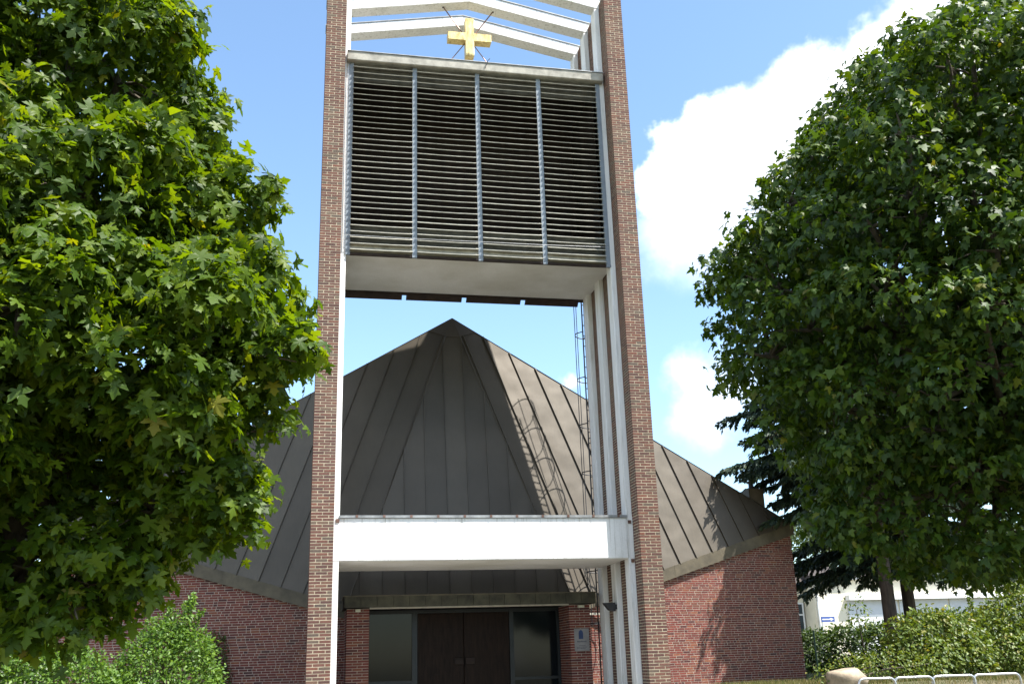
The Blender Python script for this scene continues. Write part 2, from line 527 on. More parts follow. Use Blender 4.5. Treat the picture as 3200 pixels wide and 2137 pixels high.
def pier(xa, xb, keep_max, keep_z):
    mb = MB(); mb.box((xa + .003, YF + .003, ZB), (xb - .003, YB - .003, ZT + .004))
    off = Vector(tower.location)
    core = mb.build('brick_pier', M['mortar_tower'], tower)
    core.matrix_parent_inverse = Matrix.Translation(tower.location).inverted()
    B = Bricks(); W = xb - xa; S = (W + JT) / 2.0           # stretcher incl. joint
    nc = int((ZT - ZB) / CH); kept = 0
    ux, uy = Vector((1, 0, 0)), Vector((0, 1, 0))
    for c in range(nc):
        z0 = ZB + c * CH + random.uniform(-.0015, .0015); z1 = z0 + CH - JT
        rows = [(0, S - JT), (S, W)] if c % 2 == 0 else [(0, S / 2 - JT / 2), (S / 2 + JT / 2, S * 1.5 - JT / 2), (S * 1.5 + JT / 2, W)]
        for a, b in rows:
            k = kept < keep_max and z0 > keep_z
            kept += k
            B.add(brick_box(Vector((xa, YF, 0)), ux, -uy, a, b, z0, z1, .1), k)
            B.add(brick_box(Vector((xb, YB, 0)), -ux, uy, a, b, z0, z1, .1))
        y = YF + .1 + JT + (0 if c % 2 else -S / 2 * 0)
        first = True
        while y < YB - .1 - JT - .02:
            l = S - JT
            if first and c % 2: l = S / 2 - JT
            first = False
            y2 = min(y + l, YB - .1 - JT)
            B.add(brick_box(Vector((xa, 0, 0)), uy, -ux, y, y2, z0, z1, .08))
            B.add(brick_box(Vector((xb, 0, 0)), uy, ux, y, y2, z0, z1, .08))
            y = y2 + JT
    B.emit(core, M['brick_tower'], Vector((0, 0, 0)))
    return core


pier(X0L, X1L, 180, 1.25)
pier(X0R, X1R, 120, 1.60)

# white portal frames: two columns and a gabled beam each
for ya, yb in FRAMES:
    for xa, xb in ((X1L, .635), (6.66, X0R)):
        mb = MB(); mb.box((xa + .001, ya, ZB), (xb, yb, 17.19))
        mb.build('frame_column', M['white'], tower, bevel=.012)
    k = (17.80 - 17.22) / (XC - .635)
    for sx in (-1, 1):
        ends = [(XC, 17.80), (XC + sx * 3.5845, 17.80 - k * 3.5845), (XC + sx * 3.5845, 17.80 - k * 3.5845 + .29), (XC, 18.09)]
        mb = MB(); mb.prism([(x, ya, z) for x, z in ends], (0, yb - ya, 0))
        b = mb.build('gable_beam', M['white'], tower, bevel=.012)
        mb = MB(); f = [(XC, 18.094), (XC + sx * 3.60, 17.80 - k * 3.60 + .294), (XC + sx * 3.60, 17.80 - k * 3.60 + .32), (XC, 18.12)]
        mb.prism([(x, ya - .02, z) for x, z in f], (0, yb - ya + .04, 0))
        mb.build('beam_flashing', M['zinc'], tower)

# lintel slab above the entrance
mb = MB(); mb.box((.636, 20.431, 3.60), (6.659, 22.66, 4.445)); mb.build('lintel', M['white'], tower, bevel=.012)
mb = MB(); mb.box((.64, 20.46, 3.592), (6.655, 22.655, 3.598)); mb.build('lintel_soffit', M['soffit'], tower)
for xa, xb in ((X1L + .002, .635), (6.66, X0R - .002)):     # lintel runs over the front columns
    mb = MB(); mb.box((xa, 20.424, 3.60), (xb, 20.429, 4.47)); mb.build('lintel_end', M['white'], tower)
mb = MB(); mb.box((.625, 20.398, 4.448), (6.67, 22.69, 4.50)); mb.build('lintel_flashing', M['zinc'], tower)
for i in range(11):                                         # clips on the flashing
    mb = MB(); x = .95 + i * .55; mb.box((x, 20.39, 4.452), (x + .05, 20.397, 4.507)); mb.build('flashing_clip', M['rod'], tower)
for x, z in ((.60, 4.40), (6.72, 4.36), (6.74, 3.55)):
    mb = MB(); mb.box((x - .04, 20.405, z - .04), (x + .03, 20.422, z + .03)); mb.build('iron_anchor', M['rod'], tower)

# bell chamber
mb = MB(); mb.box((.636, 20.44, 10.275), (6.659, 22.83, 10.48)); mb.build('chamber_floor', M['concrete'], tower)
mb = MB(); mb.box((.55, 20.45, 10.262), (6.75, 22.82, 10.272)); mb.build('chamber_soffit', M['soffit'], tower)
mb = MB(); mb.box((.56, 20.60, 15.04), (6.737, 22.98, 15.20)); mb.build('chamber_roof', M['concrete'], tower)
mb = MB(); mb.box((.56, 20.27, 15.005), (6.737, 20.598, 15.225)); mb.build('roof_edge', M['concrete'], tower, bevel=.015)
mb = MB(); mb.box((.56, 20.25, 15.228), (6.74, 20.62, 15.245)); mb.build('roof_flashing', M['zinc'], tower)
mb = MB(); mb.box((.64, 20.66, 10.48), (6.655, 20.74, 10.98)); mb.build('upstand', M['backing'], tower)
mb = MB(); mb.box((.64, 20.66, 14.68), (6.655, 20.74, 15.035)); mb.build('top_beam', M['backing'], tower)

mb = MB()                                                   # dark lining added inside the bell chamber so the slat gaps stay black
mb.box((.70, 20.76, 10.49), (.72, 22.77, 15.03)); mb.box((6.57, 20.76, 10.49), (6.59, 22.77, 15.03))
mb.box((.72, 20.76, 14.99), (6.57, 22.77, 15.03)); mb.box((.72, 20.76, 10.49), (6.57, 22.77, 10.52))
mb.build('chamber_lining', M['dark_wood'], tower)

# louvers: posts and slats
mb = MB(); mb.box((.62, 20.42, 10.185), (6.675, 20.50, 10.235)); louver = mb.build('louver', M['dark_wood'], tower)
POSTS = (.668, 2.140, 3.630, 5.120, 6.612)
for i, x in enumerate(POSTS):
    mb = MB(); mb.box((x - .052, 20.405, 10.175), (x + .052, 20.47, 15.0)); p_ = mb.build('post', M['blue_grey'], louver)
sl = MB()
tl = math.radians(30); dv = Vector((0, math.cos(tl), math.sin(tl))); nv = Vector((0, -math.sin(tl), math.cos(tl)))
SEG = 6; LEN = 1.38
vv = []; ff = []
for i in range(SEG + 1):
    x = -LEN / 2 + LEN * i / SEG; sag = -.006 * math.cos(math.pi * (i / SEG - .5)) + random.uniform(-.0015, .0015)
    o = Vector((x, 0, sag)); vv += [o, o + dv * .125, o + dv * .125 + nv * .014, o + nv * .014]
for i in range(SEG):
    for k in range(4):
        a = i * 4 + k; b = i * 4 + (k + 1) % 4; ff.append((a, a + 4, b + 4, b))
ff += [(0, 1, 2, 3), tuple(SEG * 4 + k for k in (3, 2, 1, 0))]
sl.add(vv, ff); slat_me = sl.mesh('slat'); slat_me.materials.append(M['slat'])
for bay in range(4):
    xm = (POSTS[bay] + POSTS[bay + 1]) / 2
    for k in range(33):
        o = bpy.data.objects.new('slat', slat_me); COL.objects.link(o); o.parent = louver
        o.location = (xm, 20.335 + random.uniform(-.003, .003), 10.262 + k * .1437 + random.uniform(-.004, .004))
        o.rotation_euler = (random.uniform(-.03, .03), random.uniform(-.0025, .0025), random.uniform(-.002, .002))
mb = MB()                                                   # rear louvers, seen only by their lower edge
for bay in range(4):
    xm = (POSTS[bay] + POSTS[bay + 1]) / 2
    for k in range(34):
        z = 10.12 + k * .1437
        mb.obox((xm - LEN / 2, 23.0, z), (LEN, 0, 0), (0, -.105, .085), (0, .008, .012))
mb.box((.62, 22.84, 10.20), (6.67, 22.88, 10.30))
mb.box((.637, 22.78, 10.485), (6.658, 22.825, 15.035))  # solid dark panel added behind the slats to keep light out of the chamber
rl = mb.build('rear_louver_light_block', M['dark_wood'], tower); rl['kind'] = 'stuff'
mb = MB(); mb.tube([(.60, 20.29, 10.583), (2.1, 20.29, 10.575), (3.6, 20.29, 10.585), (5.1, 20.29, 10.59), (6.60, 20.29, 10.619)], .006, 6)
mb.build('lightning_wire', M['galv'], tower)
mb = MB(); mb.tube([(.585, 20.40, 15.0), (.58, 20.40, 13), (.583, 20.40, 11), (.58, 20.40, 10.3)], .009, 6)
mb.build('down_cable', M['galv'], tower)
mb = MB(); mb.tube([(3.80, 20.24, 15.05), (3.86, 20.22, 15.25), (3.92, 20.24, 15.33)], .009, 6); mb.build('wire_clamp', M['iron'], tower)

# gilded cross on four rods
cross = empty('cross', (XC, 21.56, 16.74), 'gilded box-section cross hung on four rods between the tower gables', 'cross')


def cpart(mb, name, mat, parent=cross, **k):
    o = mb.build(name, mat, parent, **k); return o


mb = MB()
a, b, t, h = .556, .11, .11, .55
out = [(-b, -h), (b, -h), (b, -b), (a, -b), (a, b), (b, b), (b, h), (-b, h), (-b, b), (-a, b), (-a, -b), (-b, -b)]
mb.prism([(XC + x, 21.44, 16.74 + z) for x, z in out], (0, .24, 0)); cpart(mb, 'cross_body', M['gold'], bevel=.006)
for sx in (-1, 1):
    mb = MB(); mb.tube([(XC + sx * .10, 21.6, 16.84), (XC + sx * .66, 21.62, 17.70)], .016, 8); cpart(mb, 'rod', M['rod'])
    mb = MB(); mb.tube([(XC + sx * .10, 21.6, 16.64), (XC + sx * 1.12, 21.62, 15.19)], .012, 8); cpart(mb, 'rod', M['rod'])
    mb = MB(); mb.tube([(XC + sx * .66, 21.62, 17.67), (XC + sx * .66, 21.62, 17.71)], .035, 8); cpart(mb, 'rod_plate', M['iron'])

# caged ladder on the back of the right pier
ladder = empty('caged_ladder', (7.0, 23.5, .5), 'thin dark caged service ladder on the back of the right tower pier', 'ladder')
for sx in (-1, 1):
    mb = MB(); mb.tube([(7.0 + sx * .22, 23.42, .9), (7.0 + sx * .22, 23.42, 11.2)], .018, 6); mb.build('rail', M['iron'], ladder)
for z in np.arange(1.1, 11.2, .28):
    mb = MB(); mb.tube([(6.78, 23.42, z), (7.22, 23.42, z)], .012, 6); mb.build('rung', M['iron'], ladder)
hz = [2.4 + 1.2 * i for i in range(8)]
for z in hz:
    pts = [(6.78, 23.36, z)] + [(7.0 - .36 * math.cos(t_), 23.62 + .36 * math.sin(t_) * 1.0, z) for t_ in np.linspace(-.2, math.pi + .2, 15)] + [(7.22, 23.36, z)]
    mb = MB(); mb.tube(pts, .013, 6); mb.build('hoop', M['iron'], ladder)
for t_ in (.15, .85, 1.57, 2.29, 2.99):
    x = 7.0 - .36 * math.cos(t_); y = 23.62 + .36 * math.sin(t_)
    mb = MB(); mb.tube([(x, y, hz[0]), (x, y, 10.9)], .010, 6); mb.build('cage_strap', M['iron'], ladder)
for z in (1.6, 4.2, 6.8, 9.4):
    for sx in (-1, 1):
        mb = MB(); mb.tube([(7.0 + sx * .22, 23.26, z), (7.0 + sx * .22, 23.42, z)], .012, 6); mb.build('wall_bracket', M['iron'], ladder)

# ================================================================ the church
church = empty('church', (XC, 26.0, .6), 'low brick church with steep brown metal tent roof behind the bell tower', 'church')
CX = 3.65
KY, KZ = .22, .305                                          # how the front eaves step back and rise away from the entrance
EO = Vector((CX, 23.35, 2.095))
APEX = Vector((CX, 25.17, 10.455))
DXE = 9.354                                                  # half width of the front


def eave(s, dx): return Vector((CX + s * dx, EO.y + KY * dx, EO.z + KZ * dx))


def clip(poly, p, n):
    out = []
    for i in range(len(poly)):
        a, b = poly[i], poly[(i + 1) % len(poly)]
        da, db = (a - p).dot(n), (b - p).dot(n)
        if da >= 0: out.append(a)
        if (da > 0 > db) or (da < 0 < db): out.append(a + (b - a) * (da / (da - db)))
    return out


roof = MB()                                                  # boarding under the metal, and the unseen rear slopes
rear = {s: Vector((CX + s * 7.5, 34.0, 3.6)) for s in (-1, 1)}
for s in (-1, 1):
    E_ = eave(s, DXE)
    roof.add([APEX + Vector((0, .03, -.05)), E_ + Vector((0, .05, -.05)), rear[s]], [(0, 1, 2)])
roof.add([APEX + Vector((0, .03, -.05)), rear[1], rear[-1]], [(0, 1, 2)])
roof_o = roof.build('roof', M['roof'], church)


def roof_panels(poly, nrm, udir, cuts, skip_first=False):
    """split one slope into sheets between the cuts along udir, with a standing seam on each cut"""
    u = udir.normalized(); o = poly[0]
    lo = min((p - APEX).dot(u) for p in poly); hi = max((p - APEX).dot(u) for p in poly)
    cs = [lo - .01] + [c for c in cuts if lo + .02 < c < hi - .02] + [hi + .01]
    for a, b in zip(cs[:-1], cs[1:]):
        q = clip(clip(poly, APEX + u * (a + .003), u), APEX + u * (b - .003), -u)
        if len(q) < 3: continue
        tilt = random.uniform(-.004, .004)
        mb = MB(); mb.prism([p + nrm * tilt for p in q], -nrm * .02); mb.build('panel', M['roof'], roof_o)
    up = nrm.cross(u).normalized()
    if up.z < 0: up = -up
    for c in cs[1:-1]:
        pts = []
        for i in range(len(poly)):
            p, q = poly[i], poly[(i + 1) % len(poly)]
            da, db = (p - APEX).dot(u) - c, (q - APEX).dot(u) - c
            if da * db < 0: pts.append(p + (q - p) * (da / (da - db)))
        if len(pts) == 2:
            p, q = sorted(pts, key=lambda v: v.z)
            if (q - p).length < .1: continue
            mb = MB(); mb.obox(p - u * .010 - nrm * .005, u * .020, q - p, nrm * .042); mb.build('seam', M['roof'], roof_o)


CAPZ = 9.93
HIPK = .3658                                                 # half width of the front slope per metre below the apex
ZC = 3.06
for s in (-1, 1):
    hipb = Vector((CX + s * HIPK * (APEX.z - ZC), 25.17 - .1616 * (APEX.z - ZC), ZC))
    A_, E_ = APEX, eave(s, DXE)
    e0 = eave(s, HIPK * (APEX.z - ZC))
    ud = (E_ - e0).normalized()
    nrm = ud.cross(APEX - E_).normalized()
    if nrm.y > 0: nrm = -nrm
    # the slope below the ridge cap
    rid = (E_ - APEX).normalized()
    c1 = APEX + rid * .74; c2 = APEX + (e0 - APEX) * (.58 / (APEX - e0).length)
    u0 = (eave(s, 5.242) - APEX).dot(ud)
    cuts = [u0 + (.532 * k if k >= 0 else .548 * k) for k in range(-12, 14)]
    roof_panels([e0, E_, c1, c2], nrm, ud, cuts)
    mb = MB(); mb.prism([APEX + nrm * .012, c1 + nrm * .012, c2 + nrm * .012], -nrm * .03); mb.build('ridge_cap', M['roof'], roof_o)
    mb = MB(); mb.obox(E_ + nrm * .0 + Vector((0, .02, .0)), APEX - E_, nrm * .035, Vector((0, .10, 0))); mb.build('ridge_roll', M['roof'], roof_o)
    mb = MB(); mb.tube([e0 + nrm * .004, c2 + nrm * .004], .013, 6); mb.build('hip_roll', M['roof'], roof_o)
    # fascia under the eave
    d0 = 2.45 if s > 0 else 2.45
    p0, p1 = eave(s, d0), eave(s, DXE + .02)
    mb = MB(); mb.obox(p0 + Vector((0, -.02, -.28)), p1 - p0, (0, .05, 0), (0, 0, .30)); mb.build('fascia', M['fascia'], roof_o)
    for k in range(4):
        f0 = eave(s, d0 + 1.2 + k * 1.9); mb = MB(); mb.obox(f0 + Vector((0, -.024, -.282)), (s * .02, .0044, .006), (0, .05, 0), (0, 0, .305)); mb.build('fascia_joint', M['fascia'], roof_o)
    mb = MB(); q0, q1 = eave(s, d0), eave(s, DXE)
    mb.obox(q0 + Vector((0, .03, -.27)), q1 - q0, (0, .40, 0), (0, 0, .02)); mb.build('eave_board', M['dark_wood'], roof_o)
# front slope
hb = HIPK * (APEX.z - ZC); yb_ = 25.17 - .1616 * (APEX.z - ZC)
fn = Vector((0, -1, .1616)).normalized()
ht = HIPK * .56; zt = APEX.z - .56
fp = [Vector((CX - hb, yb_, ZC)), Vector((CX + hb, yb_, ZC)), Vector((CX + ht, 25.17 - .1616 * .56, zt)), Vector((CX - ht, 25.17 - .1616 * .56, zt))]
roof_panels(fp, fn, Vector((1, 0, 0)), [-.284 + .5265 * k for k in range(-8, 9)])
mb = MB(); mb.prism([APEX + fn * .012, fp[2] + fn * .012, fp[3] + fn * .012], -fn * .03); mb.build('ridge_cap', M['roof'], roof_o)

# vent on the right-hand ridge
mb = MB(); mb.box((11.84, 25.42, 5.2), (12.27, 25.85, 5.93)); vent = mb.build('roof_vent', M['fascia'], roof_o, bevel=.01)
mb = MB(); mb.tube([(12.0, 25.6, 5.93), (12.0, 25.6, 6.12)], .07, 10); mb.tube([(12.0, 25.6, 6.10), (12.0, 25.6, 6.13)], .11, 10); mb.build('cowl', M['iron'], roof_o)

# front brick walls either side of the entrance
CHC, BL, HL = .0558, .2045, .0985
CJ = .0115
WZ0 = .45
single_left = 105


def church_wall(s, d0, d1, keep):
    u = Vector((s, KY, 0)).normalized(); n = Vector((s * KY, -1, 0)).normalized()
    k = math.sqrt(1 + KY * KY)
    o = Vector((CX, EO.y + .085, 0))
    top = lambda dx: EO.z + KZ * dx - .20
    a, b = o + u * d0 * k, o + u * d1 * k
    mb = MB(); th = -n * .24
    f = -n * .003
    quad = [a + f + Vector((0, 0, WZ0)), b + f + Vector((0, 0, WZ0)), b + f + Vector((0, 0, top(d1))), a + f + Vector((0, 0, top(d0)))]
    mb.prism(quad, th)
    w = mb.build('wall', M['mortar_church'], church)
    B = Bricks(); kept = 0
    nc = int((top(d1) - WZ0) / CHC)
    for c in range(nc):
        z0 = WZ0 + c * CHC; z1 = z0 + CHC - CJ
        x = d0 * k + random.uniform(-.15, 0)
        while x < d1 * k:
            l = BL if random.random() < .72 else HL
            xa, xb = max(x, d0 * k), min(x + l - CJ, d1 * k)
            x += l + random.uniform(-.003, .003)
            if xb - xa < .03: continue
            if top(xa / k) < z1: continue
            kp = kept < keep and s < 0 and 3.45 * k < xa < 5.6 * k and z0 > 1.35
            kept += kp
            B.add(brick_box(o, u, n, xa, xb, z0, z1, .05, .0014), kp)
    B.emit(w, M['brick_church'], Vector((0, 0, 0)))


church_wall(-1, 2.3, 9.30, single_left)
church_wall(1, 2.3, 9.30, 0)
for s in (-1, 1):                                            # side and rear walls
    E_ = eave(s, 9.28)
    mb = MB(); p = [(E_.x, E_.y + .46, WZ0), (rear[s].x, rear[s].y - .1, WZ0), (rear[s].x, rear[s].y - .1, 3.5), (E_.x, E_.y + .46, E_.z - .3)]
    mb.prism(p, (-s * .24, 0, 0)); mb.build('side_wall', M['brick_church'], church)
mb = MB(); mb.box((rear[-1].x, 33.85, WZ0), (rear[1].x, 34.1, 3.5)); mb.build('rear_wall', M['brick_church'], church)

# entrance: brick jambs, canopy, glazed doors
for xa, xb in ((.905, 1.395), (5.905, 6.392)):
    mb = MB(); mb.box((xa + .003, 22.743, WZ0), (xb - .003, 24.1, 2.80)); j = mb.build('jamb', M['mortar_church'], church)
    B = Bricks(); W = xb - xa; S = (W + CJ) / 2.36
    for c in range(int((2.80 - WZ0) / CHC)):
        z0 = WZ0 + c * CHC; z1 = z0 + CHC - CJ
        rows = [(0, S * .68 - CJ), (S * .68, S * 1.68 - CJ), (S * 1.68, W)] if c % 2 else [(0, S * 1.18 - CJ), (S * 1.18, W)]
        for a, b in rows: B.add(brick_box(Vector((xa, 22.74, 0)), Vector((1, 0, 0)), Vector((0, -1, 0)), a, b, z0, z1, .09), z0 > 1.2)
        y = 22.74 + .09 + CJ
        while y < 24.0:
            l = BL - CJ if y > 22.86 or c % 2 else HL - CJ
            for xx, nn in ((xa, -1), (xb, 1)):
                B.add(brick_box(Vector((xx, 0, 0)), Vector((0, 1, 0)), Vector((nn, 0, 0)), y, min(y + l, 24.08), z0, z1, .05))
            y += l + CJ
    B.emit(j, M['brick_church'], Vector((0, 0, 0)))
mb = MB(); mb.box((.85, 22.44, 2.82), (6.45, 24.2, 3.03)); can = mb.build('canopy', M['dark_wood'], church)
mb = MB(); mb.box((.82, 22.40, 3.035), (6.48, 24.05, 3.06)); mb.build('canopy_flashing', M['fascia'], can)
cx_ = [.84 + .3515 * i for i in range(17)]
for i in range(16):
    mb = MB(); y = 22.41 + random.uniform(-.003, .003)
    mb.box((cx_[i] + .004, y, 2.805), (cx_[i + 1] - .004, 22.438, 3.033)); mb.build('cladding_panel', M['canopy'], can)
for xx in (.835, 6.452):
    mb = MB(); mb.box((xx, 22.442, 2.805), (xx + .014, 24.05, 3.033)); mb.build('cladding_side', M['canopy'], can)
mb = MB(); mb.box((1.40, 22.72, 2.785), (5.90, 22.80, 2.818)); mb.build('soffit_trim', M['trim'], can)
mb = MB(); mb.box((-1.2, 24.62, 2.35), (.80, 24.66, 2.42)); mb.build('drain_board', M['trim'], church)
mb = MB(); mb.box((6.50, 24.02, 2.62), (7.4, 24.12, 2.66)); mb.build('drain_board', M['trim'], church)
# door set
dz0, dz1 = .64, 2.80
mb = MB()
for xa, xb in ((1.40, 1.45), (2.43, 2.55), (4.70, 4.80), (5.84, 5.90)):
    mb.box((xa, 23.70, dz0), (xb, 23.80, dz1))
for xa, xb in ((1.45, 2.43), (2.55, 4.70), (4.80, 5.84)):
    mb.box((xa, 23.701, 2.72), (xb, 23.799, dz1)); mb.box((xa, 23.701, dz0), (xb, 23.799, dz0 + .08))
for xa, xb in ((1.45, 2.43), (4.80, 5.84)): mb.box((xa, 23.702, 1.20), (xb, 23.798, 1.26))
ds = mb.build('door_frame', M['frame'], church)
for xa, xb in ((1.45, 2.43), (4.80, 5.84)):
    for za, zb in ((dz0 + .08, 1.20), (1.26, 2.72)):
        mb = MB(); mb.box((xa, 23.745, za), (xb, 23.765, zb)); mb.build('glass_pane', M['glass'], ds)
for xa, xb, hx in ((2.55, 3.622, -1), (3.628, 4.70, 1)):
    mb = MB(); mb.box((xa + .004, 23.73, dz0 + .09), (xb - .004, 23.78, 2.715)); d = mb.build('door', M['door'], church, bevel=.006)
    for q in range(8):
        za = dz0 + .11 + q * .325
        if za + .30 < 2.71:
            mb = MB(); mb.box((xa + .02, 23.722, za), (xb - .02, 23.729, za + .31)); mb.build('door_board', M['door'], d)
    xm = 3.50 if hx < 0 else 3.76
    mb = MB(); mb.box((xm - .105, 23.66, 1.575), (xm + .105, 23.70, 1.715)); mb.build('handle', M['dark_wood'], d, bevel=.008)
mb = MB(); mb.box((1.39, 23.82, dz0), (5.91, 25.0, dz1 - .02)); mb.build('interior_dark_block', M['dark_wood'], church)  # solid dark block standing in for the unlit interior behind the glass
mb = MB(); mb.box((.88, 22.6, .40), (6.42, 23.85, .64)); mb.build('threshold_step', M['concrete'], church)

# small fittings
for x0, x1, lab in ((1.087, 1.198, 'small cream light box on the left entrance jamb under the canopy'),
                    (6.107, 6.254, 'small cream light box on the right entrance jamb above the plaque')):
    mb = MB(); mb.box((x0, 22.66, 2.725), (x1, 22.738, 2.79)); tag(mb.build('wall_light', M['plastic_white'], None, bevel=.01), lab, 'light', 'light boxes at the entrance')
fl = empty('floodlight', (6.6, 21.5, 2.7), 'dark wedge-shaped floodlight on the middle white column of the right pier', 'floodlight')
mb = MB(); mb.prism([(6.615, 21.44, 2.575), (6.615, 21.44, 2.76), (6.36, 21.44, 2.755), (6.48, 21.44, 2.60)], (0, .16, 0)); mb.build('housing', M['iron'], fl, bevel=.006)
mb = MB(); mb.box((6.616, 21.48, 2.62), (6.659, 21.58, 2.72)); mb.build('mounting_plate', M['iron'], fl)
pl = empty('wall_plaque', (6.17, 22.72, 1.78), 'grey plaque with dark blue arch emblem on the right entrance jamb', 'plaque')
mb = MB(); mb.box((5.997, 22.715, 1.785), (6.342, 22.732, 2.268)); mb.build('plate', M['plaque'], pl, bevel=.003)
mb = MB()
arch = [(6.098, 2.045), (6.202, 2.045), (6.202, 2.165)] + [(6.15 + .052 * math.cos(t_), 2.165 + .072 * math.sin(t_)) for t_ in np.linspace(.2, math.pi - .2, 9)] + [(6.098, 2.165)]
mb.prism([(x, 22.7135, z) for x, z in arch], (0, .001, 0)); mb.build('emblem', M['blue'], pl)
for r_, (z, xa, xb, hh) in enumerate(((1.975, 6.06, 6.27, .030), (1.895, 6.10, 6.25, .012), (1.862, 6.05, 6.28, .012), (1.835, 6.05, 6.24, .012))):
    mb = MB(); x = xa
    while x < xb:
        w_ = random.uniform(.012, .03); mb.box((x, 22.7132, z), (min(x + w_, xb), 22.7142, z + hh * random.uniform(.7, 1))); x += w_ + .007
    mb.build('lettering', M['ink'], pl)

# ================================================================ plants
LEAF_A = np.array([(0, 0), (.20, -.17), (.40, -.11), (.25, .05), (.52, .09), (.58, .23), (.74, .38), (.50, .39), (.22, .32), (.22, .50), (.36, .66), (.18, .71), (.10, .87), (0, 1.0)])


def leaf_template(full=True):
    if full: half = LEAF_A
    else: half = np.array([(0, 0), (.40, -.12), (.33, .10), (.62, .36), (.25, .40), (.22, .66), (0, 1.0)])
    right = half; left = half[1:-1][::-1] * np.array((-1, 1))
    out = np.vstack([right, left])
    c = np.array([[0, .30]])
    P = np.vstack([c, out])
    z = -.16 * np.abs(P[:, 0]) - .22 * np.clip(P[:, 1] - .3, 0, 1) ** 2 * 1.5 + .03 * np.sin(P[:, 0] * 9) * 1
    V = np.column_stack([P, z]); n = len(out)
    F = np.array([(0, 1 + i, 1 + (i + 1) % n) for i in range(n)])
    return V, F


def oval_template():
    P = np.array([(0, 0), (.26, .28), (.24, .62), (0, 1), (-.24, .62), (-.26, .28)])
    z = np.array([0, .06, .04, -.08, .04, .06])
    V = np.column_stack([P, z]); F = np.array([(0, 1, 2), (0, 2, 3), (0, 3, 4), (0, 4, 5)])
    return V, F


def frames(tip, nrm):
    """orthonormal frames: y = tip, z close to nrm"""
    y = tip / np.linalg.norm(tip, axis=1)[:, None]
    z = nrm - y * np.sum(nrm * y, 1)[:, None]; z /= np.linalg.norm(z, axis=1)[:, None] + 1e-9
    x = np.cross(y, z)
    return np.stack([x, y, z], 2)                            # columns


def scatter(V, F, pos, R_, size, curl=None):
    n = len(pos)
    if curl is not None: R_ = np.concatenate([R_[:, :, :2], R_[:, :, 2:] * curl[:, None, None]], 2)
    W = np.einsum('nij,kj->nki', R_ * size[:, None, None], V) + pos[:, None]
    FF = F[None] + (np.arange(n) * len(V))[:, None, None]
    return W.reshape(-1, 3), FF.reshape(-1, F.shape[1])


def unit(n): 
    v = rng.normal(size=(n, 3)); return v / np.linalg.norm(v, axis=1)[:, None]


def lobes_points(lobes, dens, per, spread, depth=(.80, 1.04), toward=None, keepback=.45, under=1.0):
    """leaf positions in small tufts on the skins of overlapping ellipsoids; returns pos, outward"""
    P = []; O = []
    C_ = np.array([l[0] for l in lobes]); R_ = np.array([l[1] for l in lobes])
    for i, (c, r) in enumerate(zip(C_, R_)):
        area = 4 * math.pi * ((r[0] * r[1]) ** 1.6 / 3 + (r[0] * r[2]) ** 1.6 / 3 + (r[1] * r[2]) ** 1.6 / 3) ** (1 / 1.6)
        n = int(area * dens)
        d = unit(n)
        if toward is not None:
            tv = np.array(toward) - c; tv = tv / np.linalg.norm(tv)
            keep = (d @ tv > -.15) | (rng.random(n) < keepback)
            d = d[keep]
        if under < 1: d = d[(d[:, 2] > -.25) | (rng.random(len(d)) < under)]
        rad = rng.uniform(depth[0], depth[1], len(d)); rad = np.where(rng.random(len(d)) < .22, rng.uniform(.5, .85, len(d)), rad)
        p = c + d * r * rad[:, None]
        ok = np.ones(len(p), bool)
        for j in range(len(lobes)):
            if j != i: ok &= (np.sum(((p - C_[j]) / R_[j]) ** 2, 1) > .62)
        p, d = p[ok], (d / r)[ok]; d /= np.linalg.norm(d, axis=1)[:, None]
        P.append(p); O.append(d)
    P = np.vstack(P); O = np.vstack(O)
    P = np.repeat(P, per, 0) + rng.normal(size=(len(P) * per, 3)) * spread; O = np.repeat(O, per, 0)
    return P, O


def tufted(lobes, per_m2, rad, seed, shrink=.90):
    """break the skin of big lobes into small sprays of foliage with shaded gaps between them"""
    rd = random.Random(seed); out = [(c, tuple(q * shrink for q in r)) for c, r in lobes]
    for c, r in lobes:
        area = 4 * math.pi * (r[0] * r[1] + r[0] * r[2] + r[1] * r[2]) / 3
        for _ in range(int(area * per_m2)):
            d = Vector((rd.gauss(0, 1), rd.gauss(0, 1), rd.gauss(0, 1) + .15)).normalized()
            if d.y > .35: continue
            k_ = rd.uniform(.80, .95); p = Vector((c[0] + d.x * r[0] * k_, c[1] + d.y * r[1] * k_, c[2] + d.z * r[2] * k_))
            if any(sum(((p[k] - c2[k]) / r2[k]) ** 2 for k in range(3)) < .8 for c2, r2 in lobes if c2 is not c): continue
            a = rd.uniform(*rad); out.append((tuple(p), (a * 1.15, a * 1.15, a * rd.uniform(.55, .8))))
    return out


# crown profiles: height and how far the foliage reaches at that height, right side of the left maple and left side of the right one
LEFT_PROFILE = [(1.79, -1.41), (1.92, -1.01), (2.2, -0.89), (2.34, -0.62), (2.44, -0.34), (2.56, -0.16), (2.73, -0.15), (2.88, -0.22), (3.13, -0.11), (3.4, 0.01), (3.69, 0.14), (3.83, -0.04), (3.94, -0.13), (4.19, 0.07), (4.29, 0.06), (4.55, -0.14), (4.88, -0.18), (5.05, -0.22), (5.19, -0.5), (5.41, -0.54), (5.75, -0.62), (6.12, -0.77), (6.26, -0.89), (6.47, -1.01), (6.65, -1.01)]
RIGHT_PROFILE = [(2.53, 7.17), (2.87, 6.59), (3.54, 6.31), (4.14, 6.2), (4.66, 5.98), (4.88, 5.72), (5.77, 5.39), (6.48, 5.18), (7.47, 5.56), (7.81, 6.09), (8.47, 6.61), (9.15, 7.11), (10.19, 8.0), (10.82, 8.54), (11.2, 9.52), (11.52, 10.99)]


